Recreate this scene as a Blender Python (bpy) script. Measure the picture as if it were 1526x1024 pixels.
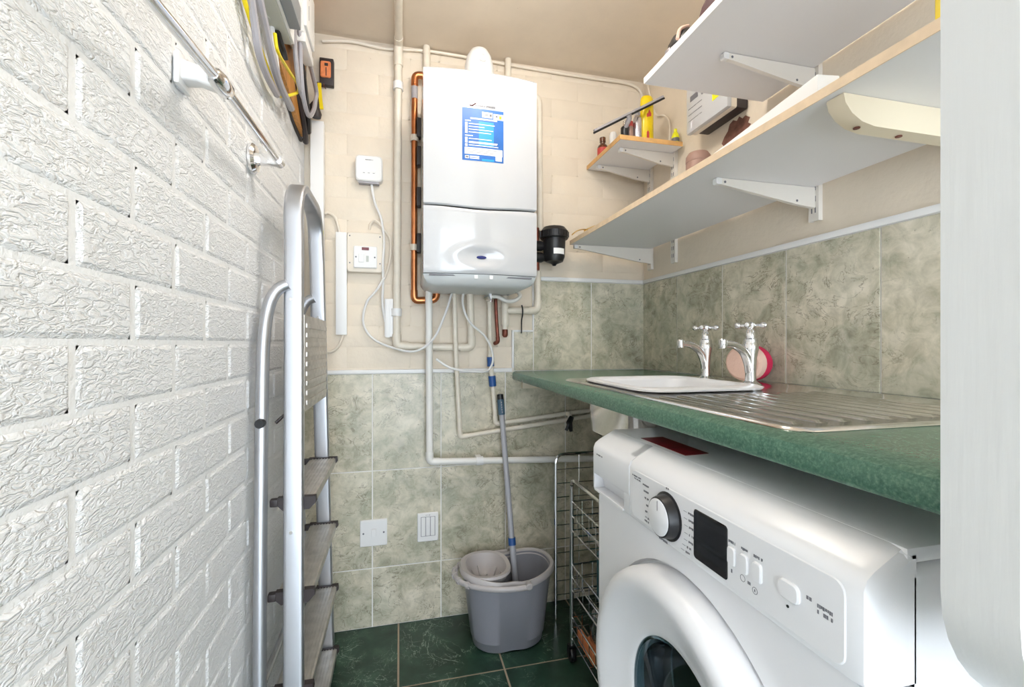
import bpy, bmesh, math, random
from mathutils import Vector, Matrix
random.seed(7)
S = bpy.context.scene
for o in list(bpy.data.objects): bpy.data.objects.remove(o)
COL = S.collection
PI = math.pi

# ------------------------------------------------------------------ camera, world, light, exposure
cam = bpy.data.objects.new('camera', bpy.data.cameras.new('camera')); COL.objects.link(cam)
cam.data.sensor_width = 36; cam.data.lens = 36 * 678 / 1526; cam.data.clip_start = .02
cam.location = (0, 0, 1.05); cam.rotation_euler = (PI/2, 0, -math.radians(13.84))
S.camera = cam
w = bpy.data.worlds.new('daylight'); S.world = w; w.use_nodes = True
w.node_tree.nodes['Background'].inputs[0].default_value = (.80, .90, 1, 1)
w.node_tree.nodes['Background'].inputs[1].default_value = 4.6
S.view_settings.view_transform = 'Standard'; S.view_settings.look = 'None'
S.view_settings.gamma = 1; S.view_settings.use_curve_mapping = False
S.view_settings.exposure = 0.74
LAMP_L = 22                                               # radiance of the opal shade

# room dimensions (metres): back wall Y, left wall X, right wall X, ceiling Z, near end Y
YB, XL, XR, ZC, YN = 1.763, -.333, 1.018, 2.17, -1.6

# ------------------------------------------------------------------ mesh helpers
def fillet(pts, rad, n=5):
    pts = [Vector(p) for p in pts]; out = [pts[0]]
    for i in range(1, len(pts)-1):
        a, b, c = pts[i-1], pts[i], pts[i+1]
        u, v = (a-b), (c-b)
        r = min(rad, u.length*.49, v.length*.49)
        p, q = b+u.normalized()*r, b+v.normalized()*r
        for k in range(n+1):
            t = k/n; out.append((1-t)**2*p + 2*t*(1-t)*b + t*t*q)
    out.append(pts[-1]); return out
def smooth(pts, n=5):
    P = [Vector(p) for p in pts]; P = [2*P[0]-P[1]] + P + [2*P[-1]-P[-2]]; out = []
    for i in range(1, len(P)-2):
        for k in range(n):
            t = k/n; a, b, c, d = P[i-1:i+3]
            out.append(.5*((2*b)+(c-a)*t+(2*a-5*b+4*c-d)*t*t+(3*b-a-3*c+d)*t**3))
    out.append(P[-2]); return out
def rrect(u0, u1, v0, v1, r, n=4):
    o = []
    for cx, cy, a in ((u1-r, v1-r, 0), (u0+r, v1-r, 90), (u0+r, v0+r, 180), (u1-r, v0+r, 270)):
        for k in range(n+1):
            t = math.radians(a+90*k/n); o.append((cx+r*math.cos(t), cy+r*math.sin(t)))
    return o
FX = lambda u, v, w: Vector((w, u, v))      # polygon in the YZ plane, depth along X
FY = lambda u, v, w: Vector((u, w, v))      # polygon in the XZ plane, depth along Y
FZ = lambda u, v, w: Vector((u, v, w))      # polygon in the XY plane, depth along Z
class B:
    def __init__(s): s.bm = bmesh.new()
    def ring(s, pts): return [s.bm.verts.new(p) for p in pts]
    def face(s, vs):
        try: return s.bm.faces.new(vs)
        except ValueError: return None
    def bridge(s, a, b, closed=True):
        n = len(a)
        for i in range(n if closed else n-1): s.face((a[i], a[(i+1) % n], b[(i+1) % n], b[i]))
    def loft(s, rings, c0=True, c1=True):
        R = [s.ring(r) for r in rings]
        for a, b in zip(R, R[1:]): s.bridge(a, b)
        if c0: s.face(R[0][::-1])
        if c1: s.face(R[-1])
        return s
    def box(s, x0, x1, y0, y1, z0, z1, bev=0, seg=2):
        m = bmesh.new(); bmesh.ops.create_cube(m, size=1)
        for v in m.verts: v.co = Vector(((x0+x1)/2+v.co.x*(x1-x0), (y0+y1)/2+v.co.y*(y1-y0), (z0+z1)/2+v.co.z*(z1-z0)))
        if bev: bmesh.ops.bevel(m, geom=m.edges[:], offset=bev, segments=seg, affect='EDGES', profile=.6)
        s.merge(m); return s
    def merge(s, m, M=None):
        mp = {v: s.bm.verts.new(M @ v.co if M else v.co) for v in m.verts}
        for f in m.faces: s.face([mp[v] for v in f.verts])
        m.free()
    def prism(s, poly, F, w0, w1, ch=0):
        if ch:
            cu = sum(p[0] for p in poly)/len(poly); cv = sum(p[1] for p in poly)/len(poly)
            su = max(abs(p[0]-cu) for p in poly); sv = max(abs(p[1]-cv) for p in poly)
            ins = [(cu+(u-cu)*(1-ch/su), cv+(v-cv)*(1-ch/sv)) for u, v in poly]
            sg = 1 if w1 > w0 else -1
            return s.loft([[F(u, v, w0) for u, v in poly], [F(u, v, w1-sg*ch) for u, v in poly], [F(u, v, w1) for u, v in ins]])
        return s.loft([[F(u, v, w0) for u, v in poly], [F(u, v, w1) for u, v in poly]])
    def tube(s, pts, r, n=10, cap=True, flat=None, closed=False):
        P = [Vector(p) for p in pts]; m = len(P); R = r if isinstance(r, (list, tuple)) else [r]*m
        T = []
        for i in range(m):
            a = P[(i-1) % m] if (closed or i > 0) else P[0]; b = P[(i+1) % m] if (closed or i < m-1) else P[-1]
            T.append((b-a).normalized())
        up = Vector((0, 0, 1)) if abs(T[0].z) < .9 else Vector((0, 1, 0))
        N = (up - T[0]*up.dot(T[0])).normalized(); rings = []
        for i in range(m):
            N = (N - T[i]*N.dot(T[i])).normalized(); Bn = T[i].cross(N)
            f = flat or 1
            rings.append([P[i] + N*R[i]*math.cos(2*PI*k/n) + Bn*R[i]*f*math.sin(2*PI*k/n) for k in range(n)])
        if closed:
            V = [s.ring(q) for q in rings]
            for i in range(m): s.bridge(V[i], V[(i+1) % m])
            return s
        return s.loft(rings, cap, cap)
    def lathe(s, prof, o, ax='Z', n=24, c0=True, c1=True):
        o = Vector(o); rings = []
        for r, t in prof:
            q = []
            for k in range(n):
                a = 2*PI*k/n; c, d = max(r, 1e-5)*math.cos(a), max(r, 1e-5)*math.sin(a)
                q.append(o + {'Z': Vector((c, d, t)), 'X': Vector((t, c, d)), 'Y': Vector((c, t, d))}[ax])
            rings.append(q)
        return s.loft(rings, c0, c1)
    def disc(s, o, r, F, t=.001, n=16):
        return s.prism([(o[0]+r*math.cos(2*PI*k/n), o[1]+r*math.sin(2*PI*k/n)) for k in range(n)], F, o[2], o[2]+t)
    def xf(s, M):
        for v in s.bm.verts: v.co = M @ v.co
        return s
def base(p):
    v = Vector((0, 0, 0))
    while p: v += p.location; p = p.parent
    return v
def obj(name, b, mat, parent=None, ang=35, origin=None):
    bm = b.bm; bmesh.ops.recalc_face_normals(bm, faces=bm.faces[:])
    loc = Vector((0, 0, 0)); off = base(parent)
    if parent is None:
        if origin is None:
            xs = [v.co for v in bm.verts]
            loc = Vector(((min(c.x for c in xs)+max(c.x for c in xs))/2, (min(c.y for c in xs)+max(c.y for c in xs))/2, min(c.z for c in xs)))
        else: loc = Vector(origin)
        off = loc
    for v in bm.verts: v.co -= off
    me = bpy.data.meshes.new(name); bm.to_mesh(me); bm.free()
    me.shade_smooth(); me.set_sharp_from_angle(angle=math.radians(ang))
    me.materials.append(mat)
    o = bpy.data.objects.new(name, me); COL.objects.link(o); o.parent = parent
    if parent is not None and (name.endswith('_print') or name in ('printed_legend', 'lighter_field', 'slots', 'wire_basket')): o['kind'] = 'stuff'
    if parent is None: o.location = loc
    return o
def tag(o, label, cat, group=None):
    o['label'] = label; o['category'] = cat
    if group: o['group'] = group
    return o
def thing(name, loc, label, cat, group=None):
    o = bpy.data.objects.new(name, None); COL.objects.link(o); o.location = loc; o.empty_display_size = .05
    return tag(o, label, cat, group)
def struct(o): o['kind'] = 'structure'; return o
def glyphs(b, F, u0, v0, length, hgt, w0, w1, rnd, su=1):
    # one line of print too small to read: broken strokes
    u = 0
    while u < length:
        k = min(hgt*rnd.uniform(.35, .8), length-u)
        if rnd.random() > .16:
            lo = v0 if rnd.random() > .3 else v0+hgt*.25
            q = [(u0+su*u, lo), (u0+su*(u+k*.78), lo), (u0+su*(u+k*.78), v0+hgt), (u0+su*u, v0+hgt)]
            b.prism(q, F, w0, w1)
        u += k

# ------------------------------------------------------------------ materials
def mat(name, col, rough=.5, metal=0, var=0, vscale=8, bump=0, bscale=60, coat=0, trans=0, emit=None, spec=.5, sub=0, stretch=None):
    m = bpy.data.materials.new(name); m.use_nodes = True; N = m.node_tree.nodes; L = m.node_tree.links
    p = N['Principled BSDF']; p.inputs['Base Color'].default_value = (*col, 1)
    p.inputs['Roughness'].default_value = rough; p.inputs['Metallic'].default_value = metal
    p.inputs['Coat Weight'].default_value = coat; p.inputs['Coat Roughness'].default_value = .06
    p.inputs['Transmission Weight'].default_value = trans; p.inputs['Specular IOR Level'].default_value = spec
    if sub: p.inputs['Subsurface Weight'].default_value = sub; p.inputs['Subsurface Radius'].default_value = (.02, .01, .01)
    if emit: p.inputs['Emission Color'].default_value = (*emit[0], 1); p.inputs['Emission Strength'].default_value = emit[1]
    if var or bump:
        tc = N.new('ShaderNodeTexCoord'); mp = N.new('ShaderNodeMapping'); L.new(tc.outputs['Object'], mp.inputs[0])
        if stretch: mp.inputs['Scale'].default_value = stretch
    if var:
        nz = N.new('ShaderNodeTexNoise'); nz.inputs['Scale'].default_value = vscale; nz.inputs['Detail'].default_value = 6; L.new(mp.outputs[0], nz.inputs['Vector'])
        cr = N.new('ShaderNodeValToRGB'); cr.color_ramp.elements[0].position = .3; cr.color_ramp.elements[1].position = .7
        cr.color_ramp.elements[0].color = (*[c*(1-var) for c in col], 1); cr.color_ramp.elements[1].color = (*[min(1, c*(1+var*.5)) for c in col], 1)
        L.new(nz.outputs[0], cr.inputs[0]); L.new(cr.outputs[0], p.inputs['Base Color'])
    if bump:
        n2 = N.new('ShaderNodeTexNoise'); n2.inputs['Scale'].default_value = bscale; n2.inputs['Detail'].default_value = 4; L.new(mp.outputs[0], n2.inputs['Vector'])
        bp = N.new('ShaderNodeBump'); bp.inputs['Strength'].default_value = bump; bp.inputs['Distance'].default_value = .004
        L.new(n2.outputs[0], bp.inputs['Height']); L.new(bp.outputs[0], p.inputs['Normal'])
    return m
def nt(name):
    m = bpy.data.materials.new(name); m.use_nodes = True
    return m, m.node_tree.nodes, m.node_tree.links, m.node_tree.nodes['Principled BSDF']
def ramp(N, stops):
    c = N.new('ShaderNodeValToRGB'); e = c.color_ramp.elements
    while len(e) < len(stops): e.new(.5)
    for k, (p, col) in zip(e, stops): k.position = p; k.color = (*col, 1)
    return c
def noise(N, L, vec, scale, detail=5, rough=.55, dist=0):
    n = N.new('ShaderNodeTexNoise'); n.inputs['Scale'].default_value = scale; n.inputs['Detail'].default_value = detail
    n.inputs['Roughness'].default_value = rough; n.inputs['Distortion'].default_value = dist; L.new(vec, n.inputs['Vector']); return n
def mixc(N, L, fac, a, b, mode='MIX', f=None):
    m = N.new('ShaderNodeMix'); m.data_type = 'RGBA'; m.blend_type = mode
    if fac is not None: L.new(fac, m.inputs[0])
    else: m.inputs[0].default_value = f
    for s, k in ((a, 6), (b, 7)):
        if isinstance(s, tuple): m.inputs[k].default_value = (*s, 1)
        else: L.new(s, m.inputs[k])
    return m.outputs[2]
def seeded(N, L):
    # object-space coordinates shifted by a per-object random offset, so that alike pieces differ
    g = N.new('ShaderNodeNewGeometry'); oi = N.new('ShaderNodeObjectInfo')
    m = N.new('ShaderNodeVectorMath'); m.operation = 'SCALE'; cx = N.new('ShaderNodeCombineXYZ')
    for k in range(3): L.new(oi.outputs['Random'], cx.inputs[k])
    L.new(cx.outputs[0], m.inputs[0]); m.inputs['Scale'].default_value = 37
    a = N.new('ShaderNodeVectorMath'); a.operation = 'ADD'; L.new(g.outputs['Position'], a.inputs[0]); L.new(m.outputs[0], a.inputs[1])
    return a.outputs[0], oi.outputs['Random']

def rock_brick():
    m, N, L, p = nt('painted_rock_face_brick')
    v, rnd = seeded(N, L)
    mp = N.new('ShaderNodeMapping'); mp.inputs['Rotation'].default_value = (.35, 0, 0); mp.inputs['Scale'].default_value = (1, .45, 1.1); L.new(v, mp.inputs[0])
    n1 = noise(N, L, mp.outputs[0], 105, 3, .55, .55); n2 = noise(N, L, v, 150, 3, .6, .4); n3 = noise(N, L, v, 18, 2)
    r = N.new('ShaderNodeMath'); r.operation = 'SUBTRACT'; r.inputs[1].default_value = .5; L.new(n1.outputs[0], r.inputs[0])
    ab = N.new('ShaderNodeMath'); ab.operation = 'ABSOLUTE'; L.new(r.outputs[0], ab.inputs[0])
    sq = ramp(N, [(0, (0, 0, 0)), (.10, (.75,)*3), (.3, (1,)*3)]); L.new(ab.outputs[0], sq.inputs[0])
    ad = N.new('ShaderNodeMath'); ad.operation = 'MULTIPLY_ADD'; L.new(n2.outputs[0], ad.inputs[0]); ad.inputs[1].default_value = .6; L.new(sq.outputs[0], ad.inputs[2])
    a2 = N.new('ShaderNodeMath'); a2.operation = 'MULTIPLY_ADD'; L.new(n3.outputs[0], a2.inputs[0]); a2.inputs[1].default_value = 1.0; L.new(ad.outputs[0], a2.inputs[2])
    bp = N.new('ShaderNodeBump'); bp.inputs['Strength'].default_value = .75; bp.inputs['Distance'].default_value = .0022
    L.new(a2.outputs[0], bp.inputs['Height']); L.new(bp.outputs[0], p.inputs['Normal'])
    c = ramp(N, [(0, (.87, .875, .885)), (1, (.91, .915, .925))]); L.new(rnd, c.inputs[0]); L.new(c.outputs[0], p.inputs['Base Color'])
    p.inputs['Roughness'].default_value = .42
    return m
def wall_paint(name, col, bumpv=.35):
    m, N, L, p = nt(name)
    v, rnd = seeded(N, L)
    n1 = noise(N, L, v, 9, 5); n2 = noise(N, L, v, 55, 4); n3 = noise(N, L, v, 240, 2)
    c = ramp(N, [(.3, tuple(k*.93 for k in col)), (.7, col)]); L.new(n1.outputs[0], c.inputs[0])
    sp = ramp(N, [(.70, (0, 0, 0)), (.76, (1, 1, 1))]); n4 = noise(N, L, v, 26, 6, .7); L.new(n4.outputs[0], sp.inputs[0])
    L.new(mixc(N, L, sp.outputs[0], c.outputs[0], (.50, .38, .27)), p.inputs['Base Color'])
    ad = N.new('ShaderNodeMath'); ad.operation = 'MULTIPLY_ADD'; L.new(n3.outputs[0], ad.inputs[0]); ad.inputs[1].default_value = .12; L.new(n2.outputs[0], ad.inputs[2])
    bp = N.new('ShaderNodeBump'); bp.inputs['Strength'].default_value = bumpv; bp.inputs['Distance'].default_value = .004
    L.new(ad.outputs[0], bp.inputs['Height']); L.new(bp.outputs[0], p.inputs['Normal'])
    p.inputs['Roughness'].default_value = .5
    return m
def stone_tile():
    m, N, L, p = nt('mottled_stone_effect_tile')
    v, rnd = seeded(N, L)
    n1 = noise(N, L, v, 7, 6, .6, .5); n2 = noise(N, L, v, 22, 8, .68, .6); n3 = noise(N, L, v, 4, 4, .6, .2)
    c1 = ramp(N, [(.34, (.27, .265, .19)), (.45, (.46, .44, .32)), (.54, (.65, .59, .45)), (.65, (.78, .71, .57))]); L.new(n1.outputs[0], c1.inputs[0])
    c2 = ramp(N, [(.36, (.30, .28, .20)), (.5, (.56, .52, .40)), (.63, (.78, .71, .59))]); L.new(n2.outputs[0], c2.inputs[0])
    col = mixc(N, L, None, c1.outputs[0], c2.outputs[0], f=.5)
    c3 = ramp(N, [(.42, (0, 0, 0)), (.65, (1, 1, 1))]); L.new(n3.outputs[0], c3.inputs[0])
    col = mixc(N, L, c3.outputs[0], col, mixc(N, L, None, col, (.36, .46, .38), f=.14))
    # dark hairline cracks and fossil-like outlines
    mp = N.new('ShaderNodeMapping'); mp.inputs['Scale'].default_value = (1.2, .8, 1.5); L.new(v, mp.inputs[0])
    k = noise(N, L, mp.outputs[0], 11, 7, .62, 1.2)
    s = N.new('ShaderNodeMath'); s.operation = 'SUBTRACT'; s.inputs[1].default_value = .5; L.new(k.outputs[0], s.inputs[0])
    a = N.new('ShaderNodeMath'); a.operation = 'ABSOLUTE'; L.new(s.outputs[0], a.inputs[0])
    ln = ramp(N, [(0, (1, 1, 1)), (.014, (0, 0, 0))]); L.new(a.outputs[0], ln.inputs[0])
    gate = ramp(N, [(.42, (0, 0, 0)), (.55, (.85,)*3)]); g = noise(N, L, v, 9, 3); L.new(g.outputs[0], gate.inputs[0])
    mm = N.new('ShaderNodeMath'); mm.operation = 'MULTIPLY'; L.new(ln.outputs[0], mm.inputs[0]); L.new(gate.outputs[0], mm.inputs[1])
    col = mixc(N, L, mm.outputs[0], col, (.20, .17, .12))
    sp = noise(N, L, v, 75, 3, .6); sr = ramp(N, [(.66, (0, 0, 0)), (.74, (.7,)*3)]); L.new(sp.outputs[0], sr.inputs[0])
    col = mixc(N, L, sr.outputs[0], col, (.27, .24, .17))
    L.new(col, p.inputs['Base Color']); p.inputs['Roughness'].default_value = .27
    bp = N.new('ShaderNodeBump'); bp.inputs['Strength'].default_value = .12; bp.inputs['Distance'].default_value = .002
    L.new(n2.outputs[0], bp.inputs['Height']); L.new(bp.outputs[0], p.inputs['Normal'])
    return m
def marble():
    m, N, L, p = nt('dark_green_marble_tile')
    v, rnd = seeded(N, L)
    n1 = noise(N, L, v, 9, 6, .6, .5)
    c = ramp(N, [(.3, (.010, .028, .018)), (.55, (.022, .060, .038)), (.75, (.055, .12, .08))]); L.new(n1.outputs[0], c.inputs[0]); col = c.outputs[0]
    for sc, th, am in ((5, .006, .75), (12, .008, .4)):
        k = noise(N, L, v, sc, 6, .6, 1.4)
        s = N.new('ShaderNodeMath'); s.operation = 'SUBTRACT'; s.inputs[1].default_value = .5; L.new(k.outputs[0], s.inputs[0])
        a = N.new('ShaderNodeMath'); a.operation = 'ABSOLUTE'; L.new(s.outputs[0], a.inputs[0])
        ln = ramp(N, [(0, (am,)*3), (th, (0, 0, 0))]); L.new(a.outputs[0], ln.inputs[0])
        g = noise(N, L, v, 7, 2); gr = ramp(N, [(.48, (0, 0, 0)), (.6, (1,)*3)]); L.new(g.outputs[0], gr.inputs[0])
        mm = N.new('ShaderNodeMath'); mm.operation = 'MULTIPLY'; L.new(ln.outputs[0], mm.inputs[0]); L.new(gr.outputs[0], mm.inputs[1])
        col = mixc(N, L, mm.outputs[0], col, (.42, .52, .44))
    L.new(col, p.inputs['Base Color']); p.inputs['Roughness'].default_value = .3
    return m
def laminate():
    m, N, L, p = nt('green_speckled_laminate')
    g = N.new('ShaderNodeNewGeometry'); v = g.outputs['Position']
    n1 = noise(N, L, v, 260, 3, .7); n2 = noise(N, L, v, 90, 4, .7)
    c1 = ramp(N, [(.3, (.024, .080, .055)), (.5, (.066, .155, .108)), (.7, (.18, .295, .215))]); L.new(n1.outputs[0], c1.inputs[0])
    c2 = ramp(N, [(.35, (.045, .13, .085)), (.65, (.115, .235, .155))]); L.new(n2.outputs[0], c2.inputs[0])
    L.new(mixc(N, L, None, c1.outputs[0], c2.outputs[0], f=.45), p.inputs['Base Color'])
    p.inputs['Roughness'].default_value = .26
    bp = N.new('ShaderNodeBump'); bp.inputs['Strength'].default_value = .06; bp.inputs['Distance'].default_value = .001
    L.new(n1.outputs[0], bp.inputs['Height']); L.new(bp.outputs[0], p.inputs['Normal'])
    return m
M = dict(
 rock=rock_brick(), mortar=mat('painted_mortar', (.89, .895, .90), .5, bump=.4, bscale=120),
 cream=wall_paint('cream_wall_paint', (.80, .70, .57)), ceil=wall_paint('cream_ceiling_paint', (.82, .71, .58), .12),
 tile=stone_tile(), grout=mat('white_grout', (.82, .80, .76), .6), marble=marble(), fgrout=mat('beige_floor_grout', (.45, .36, .27), .8, var=.25),
 lam=laminate(), wtrim=mat('white_plastic_trim', (.84, .83, .82), .35),
 gloss=mat('white_enamel', (.56, .57, .59), .08, coat=.5), shell=mat('white_appliance_plastic', (.76, .76, .775), .28),
 plast=mat('white_plastic', (.83, .82, .81), .35), creampl=mat('cream_plastic', (.78, .70, .59), .4),
 pipe=mat('cream_painted_pipe', (.80, .73, .62), .35, var=.08, vscale=30), wpipe=mat('white_plastic_pipe', (.82, .80, .76), .35),
 copper=mat('copper', (.62, .24, .10), .3, 1, var=.3, vscale=18), brass=mat('tarnished_copper', (.23, .07, .045), .4, .6, var=.4, vscale=40),
 chrome=mat('chrome', (.78, .78, .79), .08, 1), steel=mat('brushed_stainless', (.76, .74, .72), .13, 1, var=.08, vscale=200),
 alu=mat('brushed_aluminium', (.56, .57, .60), .42, 1, var=.06, vscale=6, stretch=(8, 8, .5)), tread=mat('ribbed_aluminium', (.60, .57, .53), .45, .8, var=.2, vscale=30),
 black=mat('black_plastic', (.012, .012, .014), .35), blk2=mat('dark_brown_plastic', (.035, .026, .026), .5), rubber=mat('black_rubber', (.02, .02, .02), .7),
 grey=mat('grey_bucket_plastic', (.27, .27, .30), .38), greyl=mat('warm_grey_plastic', (.50, .465, .46), .4), grey3=mat('grey_mop_tube', (.40, .40, .43), .35),
 blue=mat('blue_plastic', (.02, .09, .30), .4), blueg=mat('slate_blue_grip', (.07, .13, .19), .5), poster=mat('blue_print', (.02, .15, .52), .35, var=.35, vscale=9), poster2=mat('light_blue_print', (.02, .32, .72), .35),
 white=mat('white_paper', (.86, .86, .86), .5), ink=mat('grey_print', (.16, .16, .18), .6), red=mat('dark_red_label', (.22, .008, .012), .4, var=.3, vscale=60),
 wires=mat('grey_cable_sheath', (.38, .36, .38), .45), yel=mat('yellow_cable_sheath', (.85, .66, .015), .4), wood=mat('orange_stained_wood', (.60, .27, .06), .5, var=.35, vscale=25, stretch=(3, 3, .3)),
 gmetal=mat('pale_grey_painted_metal', (.50, .52, .48), .4), tray=mat('pale_grey_plastic', (.60, .62, .62), .35), gdark=mat('mid_grey_painted_metal', (.25, .27, .29), .4),
 orange=mat('orange_plastic', (.80, .26, .10), .4, var=.2, vscale=60), redn=mat('dark_red_neon', (.16, .01, .015), .2),
 shelf=mat('white_melamine', (.80, .79, .80), .4), edge=mat('pale_wood_edging', (.80, .62, .43), .5, var=.1, vscale=40), oedge=mat('orange_wood_edging', (.76, .44, .17), .5, var=.12, vscale=40),
 ivory=mat('ivory_painted_metal', (.80, .755, .69), .4), iwood=mat('ivory_painted_wood', (.80, .70, .53), .4),
 screen=mat('black_display_glass', (.010, .011, .014), .05, spec=.8), amber=mat('amber_glass', (.10, .025, .008), .1, coat=.6), ysol=mat('yellow_bottle_plastic', (.86, .62, .005), .3, var=.15, vscale=30),
 yacid=mat('acid_yellow_plastic', (.86, .86, .01), .35), pink=mat('pale_pink_foam', (.85, .58, .47), .85, bump=.7, bscale=110), crimson=mat('crimson_foam', (.70, .02, .09), .7, bump=.3, bscale=200),
 teal=mat('teal_plastic', (.015, .10, .11), .4), gold=mat('gold_foil', (.70, .42, .06), .35, .6), maroon=mat('maroon_fabric', (.055, .012, .016), .7, bump=.3, bscale=150), tanbr=mat('brown_plastic', (.36, .215, .17), .5),
 stain=mat('brown_bare_patch', (.20, .085, .06), .8, var=.4, vscale=50), jwood=mat('white_gloss_painted_wood', (.66, .66, .645), .3, bump=.12, bscale=26, stretch=(4, 4, .3)),
 glass=mat('clear_glass', (.95, .97, .97), .03, trans=1), dglass=mat('tinted_door_glass', (.30, .42, .48), .03, trans=1, coat=.4), drum=mat('drum_steel', (.16, .21, .25), .35, .8), gasket=mat('grey_rubber_gasket', (.10, .11, .12), .6),
 lamp=mat('lit_opal_glass', (1, .95, .85), .4, emit=((1, .95, .88), LAMP_L)), silver=mat('silver_can', (.62, .60, .66), .25, .9), redb=mat('red_label', (.55, .06, .05), .5), navy=mat('navy_badge', (.01, .02, .16), .15, coat=.8))

# ------------------------------------------------------------------ the room
bk = obj('wall_left', B().box(XL-.12, XL, YN, YB+.12, 0, ZC), M['mortar'], origin=(XL, YN, 0)); struct(bk)
def brick_mesh(name, ln, hg, dep, amt, m, sd):
    # rounded block, face slightly proud and uneven; local X is the outward direction
    r = random.Random(sd); b = B(); ny, nz = 4, 2; e = .006
    ys = [-ln/2, -ln/2+e] + [-ln/2+e+(ln-2*e)*k/(ny-1) for k in range(1, ny-1)] + [ln/2-e, ln/2]
    zs = [-hg/2, -hg/2+e, hg/2-e, hg/2]
    g = []
    for i, y in enumerate(ys):
        row = []
        for j, z in enumerate(zs):
            rim = i in (0, len(ys)-1) or j in (0, len(zs)-1)
            row.append(b.bm.verts.new((0 if rim else dep+r.uniform(-amt, amt), y, z)))
        g.append(row)
    for i in range(len(ys)-1):
        for j in range(len(zs)-1): b.face((g[i][j], g[i+1][j], g[i+1][j+1], g[i][j+1]))
    bm = b.bm; bmesh.ops.recalc_face_normals(bm, faces=bm.faces[:])
    me = bpy.data.meshes.new(name); bm.to_mesh(me); bm.free()
    if me.polygons[len(me.polygons)//2].normal.x < 0: me.flip_normals()
    me.shade_smooth(); me.set_sharp_from_angle(angle=math.radians(16)); me.materials.append(m); return me
def place(name, me, parent, loc, rz=0):
    o = bpy.data.objects.new(name, me); COL.objects.link(o); o.parent = parent; o.location = Vector(loc)-base(parent); o.rotation_euler = (0, 0, rz); return o
CH, BL = .0772, .2200                                    # left wall: course height, brick pitch
vari = [brick_mesh('brick_face', BL-.011, CH-.007, .0026, .0007, M['rock'], k) for k in range(6)]
cut = {}
k0 = -14
for k in range(k0, 15):
    z0 = 1.0515+k*CH; z1 = z0+CH
    if z1 > ZC+.04 or z0 < -.03: continue
    y = (.683 if k % 2 == 0 else .572) - 4*BL
    while y < YB-.03:
        y0, y1 = y, min(y+BL, YB-.004)
        if y1 > -.12:
            zz0, zz1 = max(z0, .004), min(z1, ZC-.004)
            if y1-y0 > BL-.01 and abs(zz1-zz0-CH) < .001: me = random.choice(vari)
            else:
                key = (round(y1-y0, 3), round(zz1-zz0, 3))
                if key not in cut: cut[key] = brick_mesh('brick_face_cut', y1-y0-.011, zz1-zz0-.007, .0026, .0006, M['rock'], len(cut))
                me = cut[key]
            place('brick', me, bk, (XL, (y0+y1)/2, (zz0+zz1)/2))
        y += BL

wb = obj('wall_back', B().box(XL-.12, XR+.12, YB, YB+.12, 0, ZC), M['cream'], origin=(0, YB, 0)); struct(wb)
pv = [brick_mesh('painted_brick_face', .2245, .0762, .0015, .0006, M['cream'], 40+k) for k in range(5)]; cut = {}
k = 0
while .958+k*.078 < ZC-.01:
    z0 = .958+k*.078; z1 = min(z0+.078, ZC-.003); x = XL-(.0 if k % 2 else .112)+.03
    while x < XR-.02:
        x0, x1 = max(x, XL+.003), min(x+.226, XR-.003)
        if z0 < 1.32 and x1 > .50: x1 = min(x1, .513) if z0 > 1.09 else min(x1, .43)
        if x1-x0 > .03:
            if x1-x0 > .225 and z1-z0 > .0775: me = random.choice(pv)
            else:
                key = (round(x1-x0, 3), round(z1-z0, 3))
                if key not in cut: cut[key] = brick_mesh('painted_brick_cut', x1-x0-.0016, z1-z0-.0016, .0015, .0005, M['cream'], 60+len(cut))
                me = cut[key]
            place('brick', me, wb, ((x0+x1)/2, YB, (z0+z1)/2), -PI/2)
        x += .226
    k += 1
wr = obj('wall_right', B().box(XR, XR+.12, YN, YB, 0, ZC), M['cream'], origin=(XR, YN, 0)); struct(wr)
ce = struct(obj('ceiling', B().box(XL-.12, XR+.12, YN, YB+.12, ZC, ZC+.1), M['ceil'], origin=(0, 0, ZC)))
fl = struct(obj('floor', B().box(XL-.12, XR+.12, YN, YB+.12, -.1, -.002), M['fgrout'], origin=(0, 0, 0)))
# floor tiles 333 mm
tm = {}
def slab(name, parent, a0, a1, b0, b1, t, F, w, m, gap, ch):
    key = (name, round(a1-a0, 3), round(b1-b0, 3), id(F))
    if key not in tm:
        b = B(); hw, hh = (a1-a0-gap)/2, (b1-b0-gap)/2
        b.prism([(-hw, -hh), (hw, -hh), (hw, hh), (-hw, hh)], F, 0, t, ch)
        bmesh.ops.recalc_face_normals(b.bm, faces=b.bm.faces[:])
        me = bpy.data.meshes.new(name); b.bm.to_mesh(me); b.bm.free(); me.materials.append(m); tm[key] = me
    return place(name, tm[key], parent, F((a0+a1)/2, (b0+b1)/2, w))
yl = [YN] + [1.431-.333*k for k in range(9, -1, -1)] + [YB]
xl = [XL, -.005, .328, .661, XR]
for i in range(4):
    for j in range(len(yl)-1):
        if yl[j+1] > -.95: slab('tile', fl, xl[i], xl[i+1], max(yl[j], YN), yl[j+1], .003, FZ, -.003, M['marble'], .006, .001)
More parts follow.
